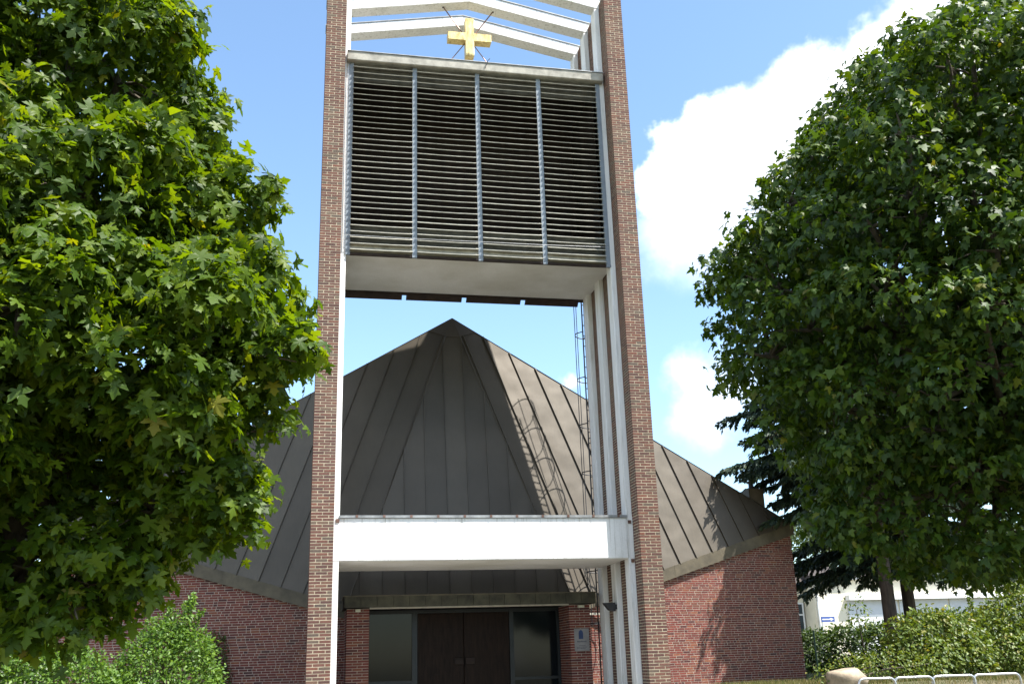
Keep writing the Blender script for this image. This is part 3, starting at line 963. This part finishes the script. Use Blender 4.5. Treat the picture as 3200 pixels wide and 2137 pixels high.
def within(lobes, profile, side, k0=.92, loose=0.0):
    z_, x_ = zip(*profile); out = []; rd = random.Random(2)
    for c, r in lobes:
        k = (k0 if c[2] > 2.9 else min(k0, .75)) + rd.uniform(-loose, loose)
        b = min(side * v for v in np.interp((c[2] - .5 * r[2], c[2], c[2] + .5 * r[2]), z_, x_)) * side
        x = min(c[0], b - k * r[0]) if side > 0 else max(c[0], b + k * r[0])
        out.append(((x, c[1], c[2]), r))
    return out


def broadleaf_tree(name, label, base, lobes, size, dens, per, spread, mat, full, singles, trunk_r, group=None, keepback=.45, droop=.75, tufts=None):
    root = empty(name, base, label, 'tree', group)
    P, O = lobes_points(tufts or lobes, dens, per, spread, toward=(0, 0, 1.6), keepback=keepback, under=.75)
    n = len(P)
    up = np.array((0, 0, 1.0))
    tip = O * .55 + np.array((0, 0, -droop)) + rng.normal(size=(n, 3)) * .5
    nrm = O * .75 + up * .75 + rng.normal(size=(n, 3)) * .42
    FR = frames(tip, nrm); sz = size * rng.uniform(.5, 1.2, n); FR[:, :, 2] *= rng.uniform(.2, 2.6, n)[:, None]
    V, F = leaf_template(full); V = V - np.array((0, .25, 0))
    dist = np.linalg.norm(P - np.array((0, 0, 1.6)), axis=1)
    # the leaves that show largest: nearest ones on the camera's side, inside the picture
    order = np.argsort(dist / sz + np.where((O @ np.array((0, -1, 0))) > .1, 0, 1e3) + 0 * dist)
    cm = np.array(cam.matrix_world.to_3x3()); q = (P - np.array((0, 0, 1.6))) @ cm
    inview = (np.abs(q[:, 0] / -q[:, 2]) < .5) & (np.abs(q[:, 1] / -q[:, 2]) < .335) & (q[:, 2] < 0)
    order = [i for i in order if inview[i]][:singles]
    mask = np.ones(n, bool); mask[order] = False
    # lobed leaves on the outside that faces the road, plain ones deep inside and round the back
    tc_ = np.array((0, 0, 1.6)) - P; tc_ /= np.linalg.norm(tc_, axis=1)[:, None]
    big = P - np.mean([l[0] for l in lobes[:1]], 0); big /= np.linalg.norm(big, axis=1)[:, None]
    bt = np.sum(big * tc_, 1); fine = ~((bt < -.28) | ((np.sum(O * tc_, 1) < -.35) & (bt > .42)))
    W, FF = scatter(V, F, P[mask & fine], FR[mask & fine], sz[mask & fine])
    VO, FO = oval_template(); VO = (VO - np.array((0, .3, 0))) * np.array((1.9, 1, 1))
    W2, FF2 = scatter(VO, FO, P[mask & ~fine], FR[mask & ~fine], sz[mask & ~fine])
    crown = link('crown', np_mesh('crown', np.vstack([W, W2]), np.vstack([FF, FF2 + len(W)])), mat, root); crown['kind'] = 'stuff'
    lme = np_mesh('leaf', V, F); lme.materials.append(mat)
    for i in order:
        o = bpy.data.objects.new('leaf', lme); COL.objects.link(o); o.parent = crown
        mw = Matrix([[*(FR[i][r] * sz[i]), P[i][r]] for r in range(3)] + [[0, 0, 0, 1]])
        o.matrix_local = mw
    # trunk and limbs
    cc = np.mean([l[0] for l in lobes], 0)
    mb = MB(); b0 = Vector(base); top = Vector(cc) + Vector((0, 0, .3))
    mid = b0.lerp(top, .45) + Vector((.08, -.05, 0))
    mb.tube([b0 - Vector((0, 0, .2)), b0 + Vector((0, 0, .25)), mid, top], [trunk_r * 1.35, trunk_r, trunk_r * .8, trunk_r * .35], 12)
    mb.build('trunk', M['bark'], root, True)
    for c, r in lobes:
        c = Vector(c); s0 = b0.lerp(top, .45 + .4 * random.random())
        m_ = s0.lerp(c, .5) + Vector((random.uniform(-.15, .15), random.uniform(-.15, .15), .15))
        mb = MB(); mb.tube([s0, m_, c, c + (c - s0).normalized() * (min(r) * .6)], [trunk_r * .4, trunk_r * .28, trunk_r * .16, .008], 7)
        mb.build('limb', M['bark'], root, True)
        for k in range(5):
            dd = Vector(unit(1)[0]); e = c + Vector((dd.x * r[0], dd.y * r[1], dd.z * r[2])) * .96
            mb = MB(); mb.tube([c, c.lerp(e, .5) + Vector((0, 0, .06)), e], [trunk_r * .12, trunk_r * .07, .004], 5); mb.build('twig', M['bark'], root, True)
    return root


# left maple, close to the camera
LM = [((-2.55, 7.7, 4.6), (1.9, 1.5, 2.6)), ((-1.75, 6.15, 3.75), (.62, .55, .62)), ((-1.52, 7.2, 5.95), (.70, .65, .70)), ((-.80, 7.15, 5.0), (.66, .6, .60)),
      ((-.80, 6.45, 3.55), (.80, .62, .62)), ((-.45, 7.0, 4.10), (.48, .5, .40)), ((-.66, 7.0, 3.05), (.50, .5, .45)), ((-1.6, 7.35, 2.95), (.90, .7, .75)),
      ((-1.42, 7.5, 2.55), (.50, .5, .45)), ((-1.95, 7.25, 2.25), (.62, .5, .50)), ((-2.15, 7.2, 6.1), (.85, .7, .85)), ((-.30, 6.85, 3.65), (.38, .4, .32)),
      ((-1.55, 6.5, 4.75), (.55, .5, .55)), ((-2.3, 6.0, 4.6), (.6, .5, .6)), ((-1.95, 7.4, 7.0), (.8, .7, .7)), ((-2.4, 7.6, 4.4), (1.4, 1.1, 2.0)), ((-2.25, 7.3, 1.95), (.45, .45, .34)), ((-1.95, 7.6, 2.35), (.5, .5, .4)), ((-2.6, 7.2, 2.5), (.6, .5, .5)), ((-1.2, 7.5, 3.15), (.85, .55, .65)), ((-1.75, 7.6, 2.5), (.75, .5, .5)), ((-2.25, 7.5, 2.2), (.55, .45, .42)), ((-1.1, 7.3, 2.75), (.55, .5, .42)), ((-1.7, 7.1, 2.6), (.55, .4, .45)), ((-.78, 7.35, 4.2), (.5, .4, .55)), ((-1.2, 7.5, 4.6), (.6, .4, .6)), ((-1.62, 7.15, 2.12), (.42, .4, .30)), ((-1.98, 7.1, 1.92), (.45, .4, .30)), ((-2.4, 7.1, 1.85), (.5, .4, .32)), ((-1.9, 7.6, 2.9), (.6, .4, .5)), ((-1.28, 7.1, 2.35), (.40, .4, .32)), ((-.95, 7.1, 2.62), (.40, .4, .30)), ((-1.5, 7.0, 2.0), (.40, .4, .26)), ((-2.3, 6.2, 3.0), (.7, .6, .55))]
LM = within(LM, LEFT_PROFILE, 1)
broadleaf_tree('maple_tree', 'large maple tree filling the left side of the picture', (-2.75, 7.7, .2), LM, .104, 54, 6, .06, M['maple'], True, 300, .16, keepback=.7, tufts=within(tufted(LM, 5.5, (.13, .30), 4), LEFT_PROFILE, 1, 1.3, .5))
# right maple
def lumps(c, r, n, rad, seed, cone=None):
    rd = random.Random(seed); out = []
    for i in range(n):
        z = 1 - 2 * (i + .5) / n; ph = i * 2.39996 + rd.uniform(-.3, .3); q = math.sqrt(1 - z * z)
        d = Vector((q * math.cos(ph), q * math.sin(ph), z))
        if cone and d.dot(Vector(cone)) < -.35: continue
        k = rd.uniform(.90, 1.10); a = rd.uniform(*rad)
        out.append(((c[0] + d.x * r[0] * k, c[1] + d.y * r[1] * k, c[2] + d.z * r[2] * k), (a, a, a * rd.uniform(.6, .85))))
    return out


RM = [((9.6, 12.7, 6.9), (3.2, 2.9, 3.7)), ((6.55, 12.3, 6.55), (.95, .9, .95)), ((7.05, 12.1, 7.6), (.95, .9, .85)), ((7.75, 12.2, 8.7), (.95, .9, .85)),
      ((8.75, 12.3, 9.75), (1.05, .95, .85)), ((10.4, 12.0, 10.3), (1.3, 1.1, .95)), ((7.0, 12.4, 4.9), (1.15, 1.0, 1.0)), ((7.75, 12.2, 3.5), (1.0, .9, .85)),
      ((9.1, 12.0, 3.25), (1.3, 1.1, .80)), ((10.4, 11.4, 3.2), (1.3, 1.0, .75)), ((8.3, 12.8, 3.4), (1.2, 1.0, .85)), ((9.6, 13.2, 3.5), (1.4, 1.0, .9)), ((7.3, 11.0, 6.0), (1.1, .9, 1.0)), ((8.6, 10.3, 7.1), (1.2, 1.0, 1.1)), ((7.3, 11.3, 4.8), (1.0, .8, .9)),
      ((8.3, 10.4, 4.9), (1.2, 1.0, 1.0)), ((9.6, 10.2, 8.6), (1.2, 1.0, 1.0)), ((8.3, 11.0, 8.3), (.95, .9, .85)), ((10.2, 10.3, 5.6), (1.3, 1.1, 1.2)), ((11.3, 11.2, 9.6), (1.3, 1.1, 1.1)),
      ((6.35, 12.5, 5.6), (.75, .8, .7))]
RM += lumps((9.55, 12.3, 6.7), (3.0, 2.9, 3.6), 95, (.42, .85), 5, (-.5, -.8, .2))
RM[0] = ((9.9, 12.8, 6.6), (2.9, 2.7, 3.3))
RM.append(((9.6, 12.6, 6.5), (2.3, 2.1, 2.7)))
RM = within(RM, RIGHT_PROFILE, -1)
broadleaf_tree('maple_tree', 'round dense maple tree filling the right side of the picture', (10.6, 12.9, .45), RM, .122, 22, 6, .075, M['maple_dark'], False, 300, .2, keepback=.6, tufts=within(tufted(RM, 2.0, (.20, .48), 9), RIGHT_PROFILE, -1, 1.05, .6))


def shrub(name, label, base, lobes, size, dens, per, spread, mat, cat='shrub', tmpl='oval', group=None, droop=.2, keepback=.4, shoots=(), near=1.0):
    if near != 1.0:                                          # same plant set nearer to the road and smaller
        q_ = lambda p: (p[0] * near, p[1] * near, 1.6 + (p[2] - 1.6) * near)
        base = (*q_(base)[:2], base[2]); size *= near; dens /= near * near; spread *= near
        lobes = [(q_(c), tuple(r * near for r in rr)) for c, rr in lobes]; shoots = [(q_(a), q_(b), w * near, m) for a, b, w, m in shoots]
    root = empty(name, base, label, cat, group)
    P, O = lobes_points(lobes, dens, per, spread, (.72, 1.08), (0, 0, 1.6), keepback)
    for (a, b, w, m) in shoots:                              # upright leafy shoots
        t = rng.random(m)[:, None]; q = np.array(a) * (1 - t) + np.array(b) * t + rng.normal(size=(m, 3)) * w * (1.15 - t)
        P = np.vstack([P, q]); O = np.vstack([O, unit(m)])
    n = len(P)
    tip = O * .8 + np.array((0, 0, -droop)) + rng.normal(size=(n, 3)) * .6
    nrm = O * .6 + np.array((0, 0, .8)) + rng.normal(size=(n, 3)) * .5
    V, F = oval_template()
    W, FF = scatter(V, F, P, frames(tip, nrm), size * rng.uniform(.6, 1.25, n))
    f = link('foliage', np_mesh('foliage', W, FF), mat, root); f['kind'] = 'stuff'
    b0 = Vector(base)
    for c, r in lobes:
        c = Vector(c); mb = MB(); s0 = b0 + Vector((random.uniform(-.1, .1), random.uniform(-.1, .1), -.1))
        s0.z = base[2] - .1
        mb.tube([s0, s0.lerp(c, .6) + Vector((0, 0, .1)), c, c + (c - s0) * .15], [.03, .02, .012, .004], 6); mb.build('stem', M['bark'], root, True)
    return root


# light shrubs in front of the left church wall
shrub('shrub', 'bright green shrub with an upright spire before the left church wall', (-2.5, 21.6, .42),
      [((-2.35, 21.6, 1.35), (.75, .6, .85)), ((-2.9, 21.5, 1.5), (.7, .6, .8)), ((-2.2, 21.5, 1.95), (.42, .4, .45)), ((-3.3, 21.4, 1.0), (.8, .6, .6)), ((-1.95, 21.6, .9), (.45, .5, .5)), ((-2.75, 21.5, 2.2), (.38, .35, .42))],
      .08, 420, 3, .06, M['shrub'], shoots=(((-2.5, 21.5, 2.1), (-2.2, 21.5, 3.05), .17, 620), ((-2.35, 21.5, 2.2), (-1.98, 21.5, 2.78), .07, 180), ((-2.7, 21.5, 2.3), (-2.62, 21.5, 2.9), .09, 200)), near=.86)
shrub('shrub', 'low bright green shrub at the bottom left under the maple', (-4.6, 21.0, .42),
      [((-4.2, 21.0, 1.35), (.65, .55, .7)), ((-4.9, 21.0, 1.4), (.65, .55, .8)), ((-5.6, 21.0, 1.5), (.7, .55, .85)), ((-6.3, 21.0, 1.6), (.7, .55, .85)), ((-3.6, 21.0, 1.1), (.6, .55, .6)), ((-7.0, 21.0, 1.7), (.7, .55, .85))],
      .08, 400, 3, .06, M['shrub'], shoots=(((-4.15, 21, 1.7), (-4.05, 21, 2.1), .08, 150), ((-5.6, 21, 1.6), (-5.5, 21, 2.0), .08, 150)), near=.86)
shrub('creeper', 'dark climbing creeper on the left church wall beside the shrub', (-1.8, 24.55, .5),
      [((-1.85, 24.56, 1.9), (.16, .06, .45)), ((-1.7, 24.55, 1.35), (.12, .06, .35)), ((-2.0, 24.58, 2.25), (.12, .05, .25))], .06, 500, 2, .03, M['hedge'], 'creeper')

shrub('hedge', 'tall green hedge beyond the left end of the church behind the maple', (-8.6, 27.0, .6),
      [((-6.6, 27, 2.2), (1.0, .7, 1.9)), ((-8.0, 27, 2.4), (1.1, .7, 2.1)), ((-9.5, 27, 2.5), (1.2, .7, 2.2)), ((-11.0, 27, 2.4), (1.2, .7, 2.1))], .16, 80, 3, .09, M['hedge'], 'hedge')

# right-hand bed: hedge, hazel-like shrubs, grass
shrub('hedge', 'dark clipped hedge behind the church corner in front of the cream house', (18.5, 31.0, 1.2),
      [((15.9, 31, 1.58), (1.1, .6, .68)), ((17.2, 31, 1.62), (1.2, .6, .7)), ((18.6, 31, 1.68), (1.2, .6, .75)), ((20.0, 31, 1.9), (1.2, .6, .8)), ((21.5, 31, 1.9), (1.3, .6, .85)), ((23.0, 31, 1.9), (1.3, .6, .85))],
      .12, 180, 4, .07, M['hedge'], 'hedge')
shrub('shrub', 'yellow green shrub with drooping leaves left of the bike rack end', (14.3, 22.0, 1.05),
      [((13.9, 22.0, 1.7), (.55, .5, .55)), ((14.5, 22.1, 1.9), (.6, .5, .6)), ((15.1, 22.0, 1.75), (.6, .5, .7)), ((14.2, 21.6, 1.35), (.6, .45, .45)), ((15.0, 21.6, 1.4), (.7, .45, .5))],
      .11, 200, 3, .08, M['hazel'], droop=.7)
shrub('shrub', 'tall yellow green leafy shrub at the right edge above the bike rack', (16.8, 22.3, 1.05),
      [((16.2, 22.3, 1.75), (.75, .6, .7)), ((16.9, 22.4, 2.1), (.7, .6, .75)), ((17.6, 22.3, 2.3), (.8, .6, .8)), ((16.5, 21.8, 1.4), (.9, .5, .5)), ((17.5, 21.9, 1.6), (.9, .5, .65)), ((18.3, 22.3, 2.1), (.8, .6, .85))],
      .095, 230, 3, .08, M['hazel'], droop=.4, shoots=(((15.9, 22.2, 2.1), (15.75, 22.2, 2.8), .10, 130), ((16.9, 22.3, 2.7), (17.0, 22.3, 3.1), .1, 120)))
shrub('shrub', 'thin pale sapling standing above the hedge before the cream house', (17.4, 30.2, 1.2),
      [((17.35, 30.2, 2.75), (.35, .3, .5))], .11, 60, 2, .08, M['hazel'], droop=.5)


def grass(name, label, n, xr, yr, hgt, mat):
    x = rng.uniform(*xr, n); y = rng.uniform(*yr, n)
    z = np.array([ground_z(a, b) for a, b in zip(x, y)]) - .02
    P = np.column_stack([x, y, z])
    tip = np.column_stack([rng.normal(size=n) * .35, rng.normal(size=n) * .35, np.ones(n)])
    V = np.array([(-.02, 0, 0), (.02, 0, 0), (.012, .55, .03), (0, 1, .14), (-.012, .55, .03)]); F = np.array([(0, 1, 2), (0, 2, 4), (4, 2, 3)])
    V = V * np.array((1.6, 1, 1))
    W, FF = scatter(V, F, P, frames(tip, rng.normal(size=(n, 3))), hgt * rng.uniform(.5, 1.3, n))
    tag(link(name, np_mesh(name, W, FF), mat), label, 'grass', kind='stuff')


grass('grass', 'dry straggly grass around the boulder and under the shrubs', 24000, (9.3, 20), (19.9, 23.5), .13, M['grass'])
grass('lawn', 'short green lawn before the hedge beside the church corner', 16000, (13.2, 21), (24, 31), .10, M['hedge'])
shrub('ground_cover', 'low weeds round the boulder', (11.2, 20.6, 1.0), [((10.75, 20.35, 1.12), (.16, .2, .16)), ((11.7, 20.9, 1.25), (.5, .3, .28)), ((12.6, 21.0, 1.3), (.6, .3, .3)), ((13.4, 21.0, 1.25), (.6, .3, .3))], .07, 130, 3, .07, M['hazel'], 'weeds')


def boulder():
    n, m = 14, 22; V = []; F = []
    for i in range(n + 1):
        th = math.pi * i / n
        for j in range(m):
            ph = 2 * math.pi * j / m
            d = Vector((math.sin(th) * math.cos(ph), math.sin(th) * math.sin(ph), math.cos(th)))
            r = 1 + .10 * math.sin(3 * d.x + 1.2) * math.cos(2.3 * d.y) + .07 * math.sin(5.1 * d.z + 2 * d.x) + .035 * math.sin(11 * d.x + 7 * d.z) * math.cos(9 * d.y)
            p = Vector((d.x * .46, d.y * .36, d.z * .30)) * r
            p.z = min(p.z, .235 + .02 * math.sin(6 * p.x) - .10 * max(0, -p.x))   # flat worn top
            V.append(p + Vector((11.12, 20.15, 1.02)))
    for i in range(n):
        for j in range(m): F.append((i * m + j, i * m + (j + 1) % m, (i + 1) * m + (j + 1) % m, (i + 1) * m + j))
    tag(link('boulder', np_mesh('boulder', V, F), M['boulder'], None, True), 'rounded sandstone boulder on the bed edge left of the bike rack', 'boulder')


boulder()

# bike rack of tubular hoops
rack = empty('bike_rack', (12.2, 18.5, .42), 'row of galvanised tubular hoops forming a bike rack at bottom right', 'bike rack')
HX = ((10.47, 11.20), (11.235, 12.02), (12.05, 12.925), (12.955, 13.93))
for i, (xa, xb) in enumerate(HX):
    zt_ = 1.085; r = .11; pts = [(xa, 18.5, .38)]
    pts += [(xa + r - r * math.cos(t_), 18.5, zt_ - r + r * math.sin(t_)) for t_ in np.linspace(0, math.pi / 2, 7)]
    yb2 = 18.42
    pts += [(xb - r + r * math.sin(t_), yb2, zt_ - r + r * math.cos(t_)) for t_ in np.linspace(0, math.pi / 2, 7)]
    pts += [(xb, yb2, .38)]
    mb = MB(); mb.tube(pts, .024, 10); mb.build('hoop', M['galv'], rack, True)
mb = MB(); mb.box((10.3, 18.3, .40), (14.1, 18.62, .468)); mb.build('base_rail', M['concrete'], rack)


# ---------------------------------------------------------------- conifers
def conifer(label, base, height, radius, z_low, n_whorl, per_whorl, group, seed, reach=None):
    r_ = np.random.default_rng(seed); rd = random.Random(seed)
    root = empty('conifer_tree', base, label, 'conifer', group)
    b0 = Vector(base)
    mb = MB(); mb.tube([b0 - Vector((0, 0, .2)), b0 + Vector((0, 0, .4)), b0 + Vector((.03, .02, height * .5)), b0 + Vector((0, 0, height))], [.24, .19, .13, .02], 10)
    mb.build('trunk', M['bark_conifer'], root, True)
    P = []; T = []
    for w in range(n_whorl):
        f = w / (n_whorl - 1); z = z_low + (height - z_low - .3) * f
        L_ = radius * (1 - f) ** .75 + .25
        a0 = rd.uniform(0, 6.28)
        for k in range(per_whorl):
            a = a0 + 6.283 * k / per_whorl + rd.uniform(-.25, .25); l = L_ * rd.uniform(.75, 1.12)
            d = Vector((math.cos(a), math.sin(a), 0))
            if reach: l *= 1 + reach[2] * max(0, d.x * reach[0] + d.y * reach[1]) ** 3 * (1 if .14 < f < .85 else .15)
            side = Vector((-d.y, d.x, 0))
            dr = .30 + .25 * (1 - f)
            ax = lambda t: b0 + Vector((0, 0, z + .12 * t * l * .3 - dr * (t ** 1.6) * l * .55 + .10 * l * max(0, t - .75))) + d * (l * t)
            mb = MB(); mb.tube([ax(0), ax(.35), ax(.7), ax(.95)], [.035, .025, .014, .004], 5); mb.build('branch', M['bark_conifer'], root, True)
            nt = int(15 * l) + 8
            for q in range(nt):
                t = .12 + .88 * (q + rd.random()) / nt; p0 = ax(t)
                tl_ = (.16 + .55 * l * .28 * (1 - abs(t - .45) * 1.25)) * rd.uniform(.6, 1.2); sgn = rd.choice((-1, 1))
                td = (d * rd.uniform(.45, .9) + side * sgn * rd.uniform(.3, 1.0)).normalized()
                m = max(3, int(tl_ / .035))
                for u in range(m):
                    s = (u + rd.random()) / m
                    p = p0 + td * (tl_ * s) + Vector((0, 0, -.55 * tl_ * s * s))
                    for h in range(2):
                        P.append(p + Vector((rd.gauss(0, .012), rd.gauss(0, .012), rd.gauss(0, .012))))
                        T.append(td * rd.uniform(.3, 1) + side * rd.gauss(0, .4) + Vector((0, 0, rd.uniform(-1.3, -.1))))
    P = np.array([tuple(p) for p in P]); T = np.array([tuple(t) for t in T]); n = len(P)
    V = np.array([(0, 0, 0), (.20, .45, .02), (0, 1, -.05), (-.20, .45, .02)]); F = np.array([(0, 1, 2), (0, 2, 3)])
    W, FF = scatter(V, F, P, frames(T, r_.normal(size=(n, 3)) + np.array((0, 0, .5))), 0.165 * r_.uniform(.6, 1.3, n))
    c = link('crown', np_mesh('crown', W, FF), M['needle'], root); c['kind'] = 'stuff'
    return root


conifer('drooping dark conifer beside the right corner of the church', (14.77, 24.1, .95), 12.0, 2.0, 4.7, 24, 12, 'conifers behind the right maple', 11, (-.8, .6, 1.15))
conifer('second dark conifer, right of the first and behind the right maple', (16.75, 26.3, 1.0), 12.5, 3.2, 3.2, 19, 11, 'conifers behind the right maple', 23)

# ================================================================ house beyond the hedge
house = empty('house', (30, 50, 1.2), 'cream rendered house with white garage band behind the hedge at right', 'house')
mb = MB(); mb.box((25.35, 48.0, 1.0), (42, 56, 5.08)); mb.build('wall', M['cream_wall'], house)
mb = MB(); mb.box((21.0, 49.2, 1.0), (25.30, 56, 4.95)); mb.build('wall', M['cream_wall'], house)
mb = MB(); mb.prism([(20.6, 48.7, 4.95), (20.6, 56.4, 4.95), (20.6, 52.5, 7.2)], (4.8, 0, 0)); mb.build('roof', M['tiles'], house)
mb = MB(); mb.prism([(25.45, 47.7, 5.20), (25.45, 56.4, 5.20), (25.45, 52.0, 6.1)], (17, 0, 0)); mb.build('roof', M['tiles'], house)
mb = MB(); mb.box((25.3, 47.75, 5.085), (42.1, 48.1, 5.195)); mb.build('gutter', M['white_panel'], house)
mb = MB(); mb.box((27.05, 47.6, 4.06), (42, 47.995, 4.32)); mb.build('canopy_band', M['white_panel'], house)
for i in range(5):
    x = 27.1 + i * 2.9; mb = MB(); mb.box((x, 47.94, 1.1), (x + 2.8, 47.99, 3.35)); g = mb.build('garage_door', M['white_panel'], house)
    for k in range(4):
        mb = MB(); mb.box((x + .03, 47.925, 1.12 + k * .56), (x + 2.77, 47.938, 1.12 + k * .56 + .53)); mb.build('garage_slat', M['white_panel'], g)
    mb = MB(); mb.box((x, 47.95, 3.36), (x + 2.8, 47.99, 4.05)); mb.build('grey_panel', M['grey_panel'], house)
mb = MB(); mb.box((24.05, 49.13, 2.55), (25.25, 49.19, 4.05)); w_ = mb.build('window', M['white_panel'], house)
for xa in (24.12, 24.68):
    for za, zb in ((2.62, 3.42), (3.50, 3.98)):
        mb = MB(); mb.box((xa, 49.115, za), (xa + .48, 49.128, zb)); mb.build('pane', M['window_glass'], w_)
mb = MB(); mb.tube([(25.45, 47.93, 1.1), (25.45, 47.93, 5.1)], .05, 8); mb.build('downpipe', M['white_panel'], house)
sg = empty('sign', (25.9, 47.6, 1.2), 'small blue sign with a white arrow on the cream house wall', 'sign')
mb = MB(); mb.box((25.36, 47.60, 3.03), (26.08, 47.63, 3.28)); mb.build('plate', simple('sign blue', (.03, .08, .30), .5, 0, .05), sg)
mb = MB(); mb.prism([(25.86, 47.592, 3.08), (26.03, 47.592, 3.155), (25.86, 47.592, 3.23), (25.86, 47.592, 3.19), (25.78, 47.592, 3.19), (25.78, 47.592, 3.12), (25.86, 47.592, 3.12)], (0, .004, 0)); mb.build('arrow', M['white_panel'], sg)
mb = MB()
x = 25.41
while x < 25.75: mb.box((x, 47.592, 3.12), (x + .045, 47.596, 3.185)); x += .06
mb.build('lettering', M['white_panel'], sg)
mb = MB(); mb.box((25.38, 47.632, 1.1), (25.43, 47.68, 3.3)); mb.build('post', M['galv'], sg)

# trees beyond the house
FT = [((34, 66, 7), (3.5, 3, 3.0)), ((37, 67, 8), (4, 3, 3.5)), ((36, 65, 6), (3, 3, 3))]
P, O = lobes_points(FT, 22, 3, .2, toward=(0, 0, 1.6), keepback=.2)
V, F = oval_template()
for nm, lab, sh in (('far_tree', 'distant green tree behind the left end of the cream house', 0), ('far_tree', 'distant green tree far behind the cream house roof at right', 15)):
    r = empty(nm, (36 + sh, 66, 1), lab, 'tree', 'trees beyond the house')
    W, FF = scatter(V, F, P + np.array((sh, sh * .1, 0)), frames(O + rng.normal(size=O.shape), O + rng.normal(size=O.shape)), .28 * rng.uniform(.6, 1.2, len(P)))
    c = link('crown', np_mesh('crown', W, FF), M['far_leaf'], r); c['kind'] = 'stuff'
    mb = MB(); mb.tube([(36 + sh, 66, .8), (36 + sh, 66, 7)], [.4, .2], 8); mb.build('trunk', M['bark'], r, True)
mb = MB(); mb.tube([(13.05, 25.0, 1.0), (13.05, 25.0, 2.15)], .025, 8); fp_ = mb.build('fence_post', simple('green steel', (.03, .07, .05), .5, .2), None)
tag(fp_, 'thin dark green fence post beside the right church corner', 'post')
